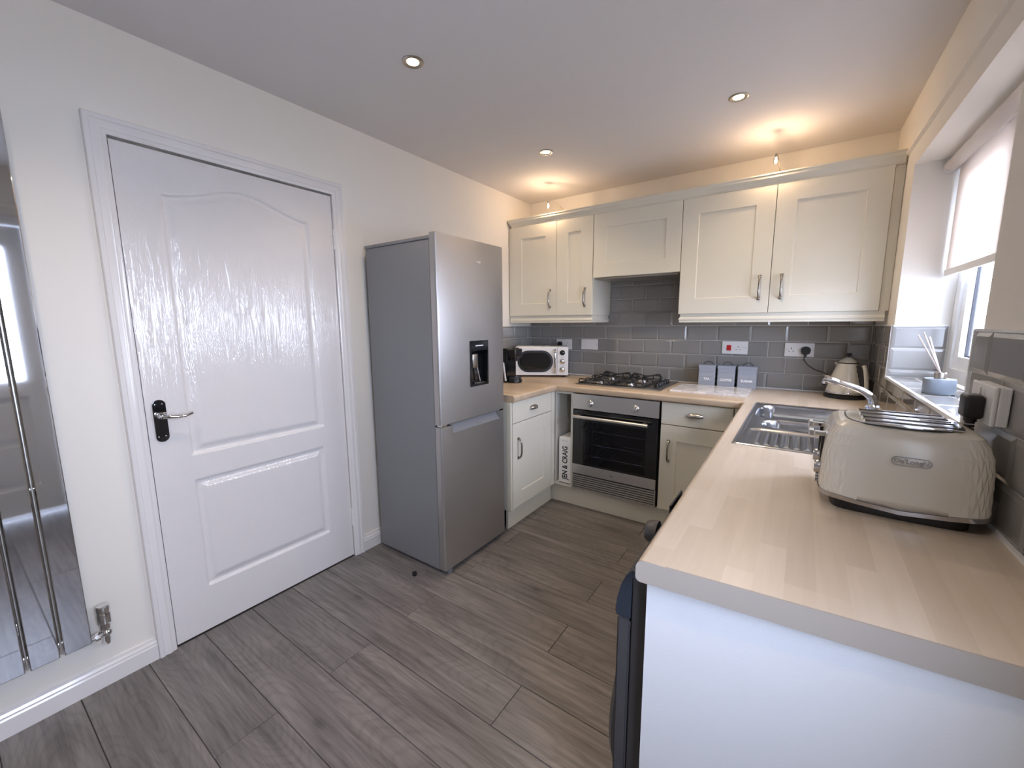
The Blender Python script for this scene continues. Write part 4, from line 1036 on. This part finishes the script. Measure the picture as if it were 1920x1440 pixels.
# ================================================================== COFFEE MACHINE
cm = thing('coffee_machine', 'black pod coffee machine standing between the fridge and the microwave', 'coffee machine', (.185, -.735, ZT))
b = MB(); b.box(0, .082, 0, .125, .0, .255, .010, 3); b.build('machine_body', 'black_gloss', cm)
b = MB(); b.box(.070, .150, .014, .111, .186, .250, .012, 3); b.cyl((.115, .0625, .196), (.115, .0625, .160), .022, .016); b.build('brew_head', 'black', cm, smooth=True)
b = MB(); b.lathe([(.047, 0), (.052, .006), (.052, .022), (.047, .030), (.030, .032), (0, .032)], (.112, .0625, 0), 32); b.build('drip_tray', 'black', cm, smooth=True)
b = MB(); b.lathe([(.0465, .030), (.0465, .038), (.040, .042), (0, .042)], (.112, .0625, 0), 32); b.build('drip_grid', 'navy', cm, smooth=True)
b = MB(); b.lathe([(.021, .247), (.026, .252), (.023, .257), (0, .258)], (.115, .0625, 0), 24); b.build('head_cap', 'navy', cm, smooth=True)
b = MB(); b.prism([(.048, .150), (.060, .150), (.082, .016), (.068, .016)], -.008, .0, axis='Y', bev=.002); b.build('white_side_strip', 'white_plastic', cm)

# ================================================================== TOASTER
ts = thing('toaster', 'cream four slice toaster with faceted sides and chrome trim', 'toaster', (2.2185, -1.862, ZT))
TL_, TW_ = .268, .262
def t_outline(sx, sy, n=64, p=7):
    pts = []
    for k in range(n):
        a = 2*pi*k/n; c_, s_ = cos(a), sin(a)
        pts.append((sx*math.copysign(abs(c_)**(2/p), c_), sy*math.copysign(abs(s_)**(2/p), s_)))
    return pts
LV = [(.030, .0, 0), (.045, 1, 0), (.0725, 2, 0), (.100, 3, 0), (.1275, 4, 0), (.155, 5, 0), (.178, 6, 0), (.194, 7, 0), (.2005, 8, 0), (.203, 9, 0)]
def t_size(z):
    t = (z-.030)/.173
    sx = .1425-.004*t-.022*max(0, (t-.55)/.45)**2.2
    sy = .1300-.012*t-.020*max(0, (t-.72)/.28)**2.2
    return sx, sy
bm = bmesh.new(); rings = []; n_ = 64
for li, (z, _, _) in enumerate(LV):
    sx, sy = t_size(z)
    if li >= 8: sx -= .006*(li-7); sy -= .007*(li-7)
    ring = []
    for k, (x, y) in enumerate(t_outline(sx, sy, n_)):
        # faceted ends: pyramidal relief that fades out over the smooth long sides
        fac = sstep((abs(x)/sx-.52)/.35)
        amp = .0015*fac if 0 < li < 7 else 0
        s_ = (1 if (k+li) % 2 == 0 else -.35)*amp
        l_ = math.hypot(x, y); zz = z
        if li == 0: zz = z-.006*cos(2*pi*x/sx*.5)+.004            # gently waved lower edge
        ring.append(bm.verts.new((x+x/l_*s_, y+y/l_*s_, zz)))
    rings.append(ring)
for li, (a_, c_) in enumerate(zip(rings, rings[1:])):
    for k in range(n_):
        k2 = (k+1) % n_; q4 = (a_[k], a_[k2], c_[k2], c_[k])
        if (k+li) % 2: bm.faces.new((q4[0], q4[1], q4[2])); bm.faces.new((q4[0], q4[2], q4[3]))
        else: bm.faces.new((q4[0], q4[1], q4[3])); bm.faces.new((q4[1], q4[2], q4[3]))
bm.faces.new(rings[0][::-1]); bm.faces.new(rings[-1])
b = MB(); b._add(bm); body = b.build('shell', 'toaster_cream', ts)
for p_ in body.data.polygons: p_.use_smooth = abs(p_.center.x) < .075
# chrome skirt and black foot
def ring_band(name, z0, z1, g, m_, wave=.004):
    bm = bmesh.new(); rs_ = []
    for z, gg in ((z0, g-.004), (z0+.002, g), (z1-.001, g), (z1, g-.003)):
        sx, sy = t_size(.03); rs_.append([bm.verts.new((x, y, z+wave*(1-1.5*cos(pi*x/sx)))) for x, y in t_outline(sx+gg, sy+gg, 64)])
    for a_, c_ in zip(rs_, rs_[1:]):
        for k in range(64): bm.faces.new((a_[k], a_[(k+1) % 64], c_[(k+1) % 64], c_[k]))
    bm.faces.new(rs_[0][::-1]); bm.faces.new(rs_[-1]); b = MB(); b._add(bm); return b.build(name, m_, ts, smooth=True)
ring_band('chrome_trim', .018, .030, .002, 'chrome_dark')
b = MB(); b.prism(t_outline(.118, .112, 40), .0, .021); b.build('foot_base', 'black', ts)
# top chrome plate with four slots
b = MB(); b.prism(t_outline(.098, .096, 56, 3.2), .202, .2055, bev=.001); tpz = b.build('top_plate', 'chrome', ts, smooth=False)
b = MB(); b.prism(t_outline(.101, .099, 56, 3.2), .2015, .2035); b.build('plate_gasket', 'black', ts)
SLY = (-.072, -.026, .026, .072)
cut(tpz, *[MB().box(-.068, .086, y-.0125, y+.0125, .15, .25) for y in SLY])
for y in SLY:
    b = MB(); b.box(-.067, .085, y-.0118, y+.0118, .2036, .2042); b.build('slot', 'black_matt', ts)
    b = MB(); b.sweep([(0, 0), (.0022, 0), (.0022, .0026), (0, .0026)], [(-.070, y-.0145, .2053), (.088, y-.0145, .2053), (.088, y+.0145, .2053), (-.070, y+.0145, .2053)], (0, 0, 1), closed=True); b.build('slot_rim', 'chrome', ts)
# controls on the end toward the sink (local -x)
for y in (-.058, .052):
    b = MB(); b.box(-.164, -.136, y-.007, y+.007, .157, .167, .002); b.box(-.172, -.158, y-.017, y+.017, .155, .170, .003); b.build('lever', 'chrome', ts)
    MB().box(-.1445, -.137, y-.004, y+.004, .075, .165, .001).build('lever_slot', 'black', ts)
    b = MB(); b.lathe([(.016, 0), (.016, .012), (.014, .015), (0, .015)], (-.139, y, .078), 24, '-X'); b.build('browning_knob', 'chrome_dark', ts, smooth=True)
    for k in range(3): 
        b = MB(); b.cyl((-.143, y, .042+k*.008), (-.149, y, .042+k*.008), .0042, n=10); b.build('button', 'chrome_dark', ts, smooth=True)
# badge on the long face
sy = t_size(.133)[1]
yb = -sy-.0005
b = MB(); pts = stadium(0, 0, .032, .0095); inn = stadium(0, 0, .0305, .008)
bm = bmesh.new(); o0 = [bm.verts.new((x, yb-.0016, z)) for x, z in pts]; i0 = [bm.verts.new((x, yb-.0016, z)) for x, z in inn]; o1 = [bm.verts.new((x, yb+.002, z)) for x, z in pts]
for k in range(len(pts)): k2 = (k+1) % len(pts); bm.faces.new((o0[k], o0[k2], i0[k2], i0[k])); bm.faces.new((o0[k], o1[k], o1[k2], o0[k2]))
b._add(bm, Matrix.Translation((.0085, 0, .136))); bd = b.build('badge_ring', 'chrome_dark', ts)
text('badge_lettering', "De'Longhi", .0135, 'chrome_dark', ts, at(.0085, yb-.0012, .136, FRONT), .0004, bold=.0003)
# plug and cable of the toaster
tpg = MB(); tpg.box(-.026, .026, -.030, 0, -.026, .026, .007, 3); tpg.cyl((0, -.014, -.022), (0, -.014, -.034), .011, n=16)
for k in range(3): tpg.cyl((0, -.014, -.034-k*.008), (0, -.014, -.039-k*.008), .0085, n=14)
tpo = tpg.build('toaster_plug', 'black', s4, smooth=True); tpo.location = (.012, -.0265, -.008)
b = MB(); X, Y, Z = 2.2185, -1.862, ZT
px_ = RWX(1.853)-.0405; 
b.tube([(px_-X, -1.850-Y, 1.082-Z), (px_-X, -1.852-Y, 1.045-Z), (px_+.012-X, -1.86-Y, 1.01-Z), (px_+.030-X, -1.862-Y, .96-Z), (px_+.031-X, -1.84-Y, .92-Z), (px_+.028-X, -1.78-Y, .890-Z), (px_+.01-X, -1.71-Y, .8855-Z)], .004, 10); b.build('power_cable', 'black', ts, smooth=True)

# small repeated pieces of a thing become parts of their own
LOOSE = {'foot', 'hinge', 'rack_rail', 'vent_frame', 'wall_bracket', 'cross_tube', 'panel_strip', 'bracket', 'chain', 'screw', 'pin_hole', 'ridge', 'vent', 'strainer_hole', 'base_edge'}
def split_loose(o):
    bm = bmesh.new(); bm.from_mesh(o.data); bm.faces.ensure_lookup_table(); seen = set(); groups = []
    for f in bm.faces:
        if f.index in seen: continue
        st = [f]; seen.add(f.index); g = []
        while st:
            q = st.pop(); g.append(q.index)
            for e in q.edges:
                for n in e.link_faces:
                    if n.index not in seen: seen.add(n.index); st.append(n)
        groups.append(g)
    if len(groups) < 2: bm.free(); return
    for i, g in enumerate(groups):
        keep = set(g); b2 = bm.copy(); b2.faces.ensure_lookup_table()
        bmesh.ops.delete(b2, geom=[f for f in b2.faces if f.index not in keep], context='FACES')
        me = o.data if i == 0 else o.data.copy()
        b2.to_mesh(me); b2.free()
        if i:
            c = o.copy(); c.data = me; COL.objects.link(c)
    bm.free()
for o in list(S.objects):
    if o.type == 'MESH' and o.parent and o.name.split('.')[0] in LOOSE: split_loose(o)
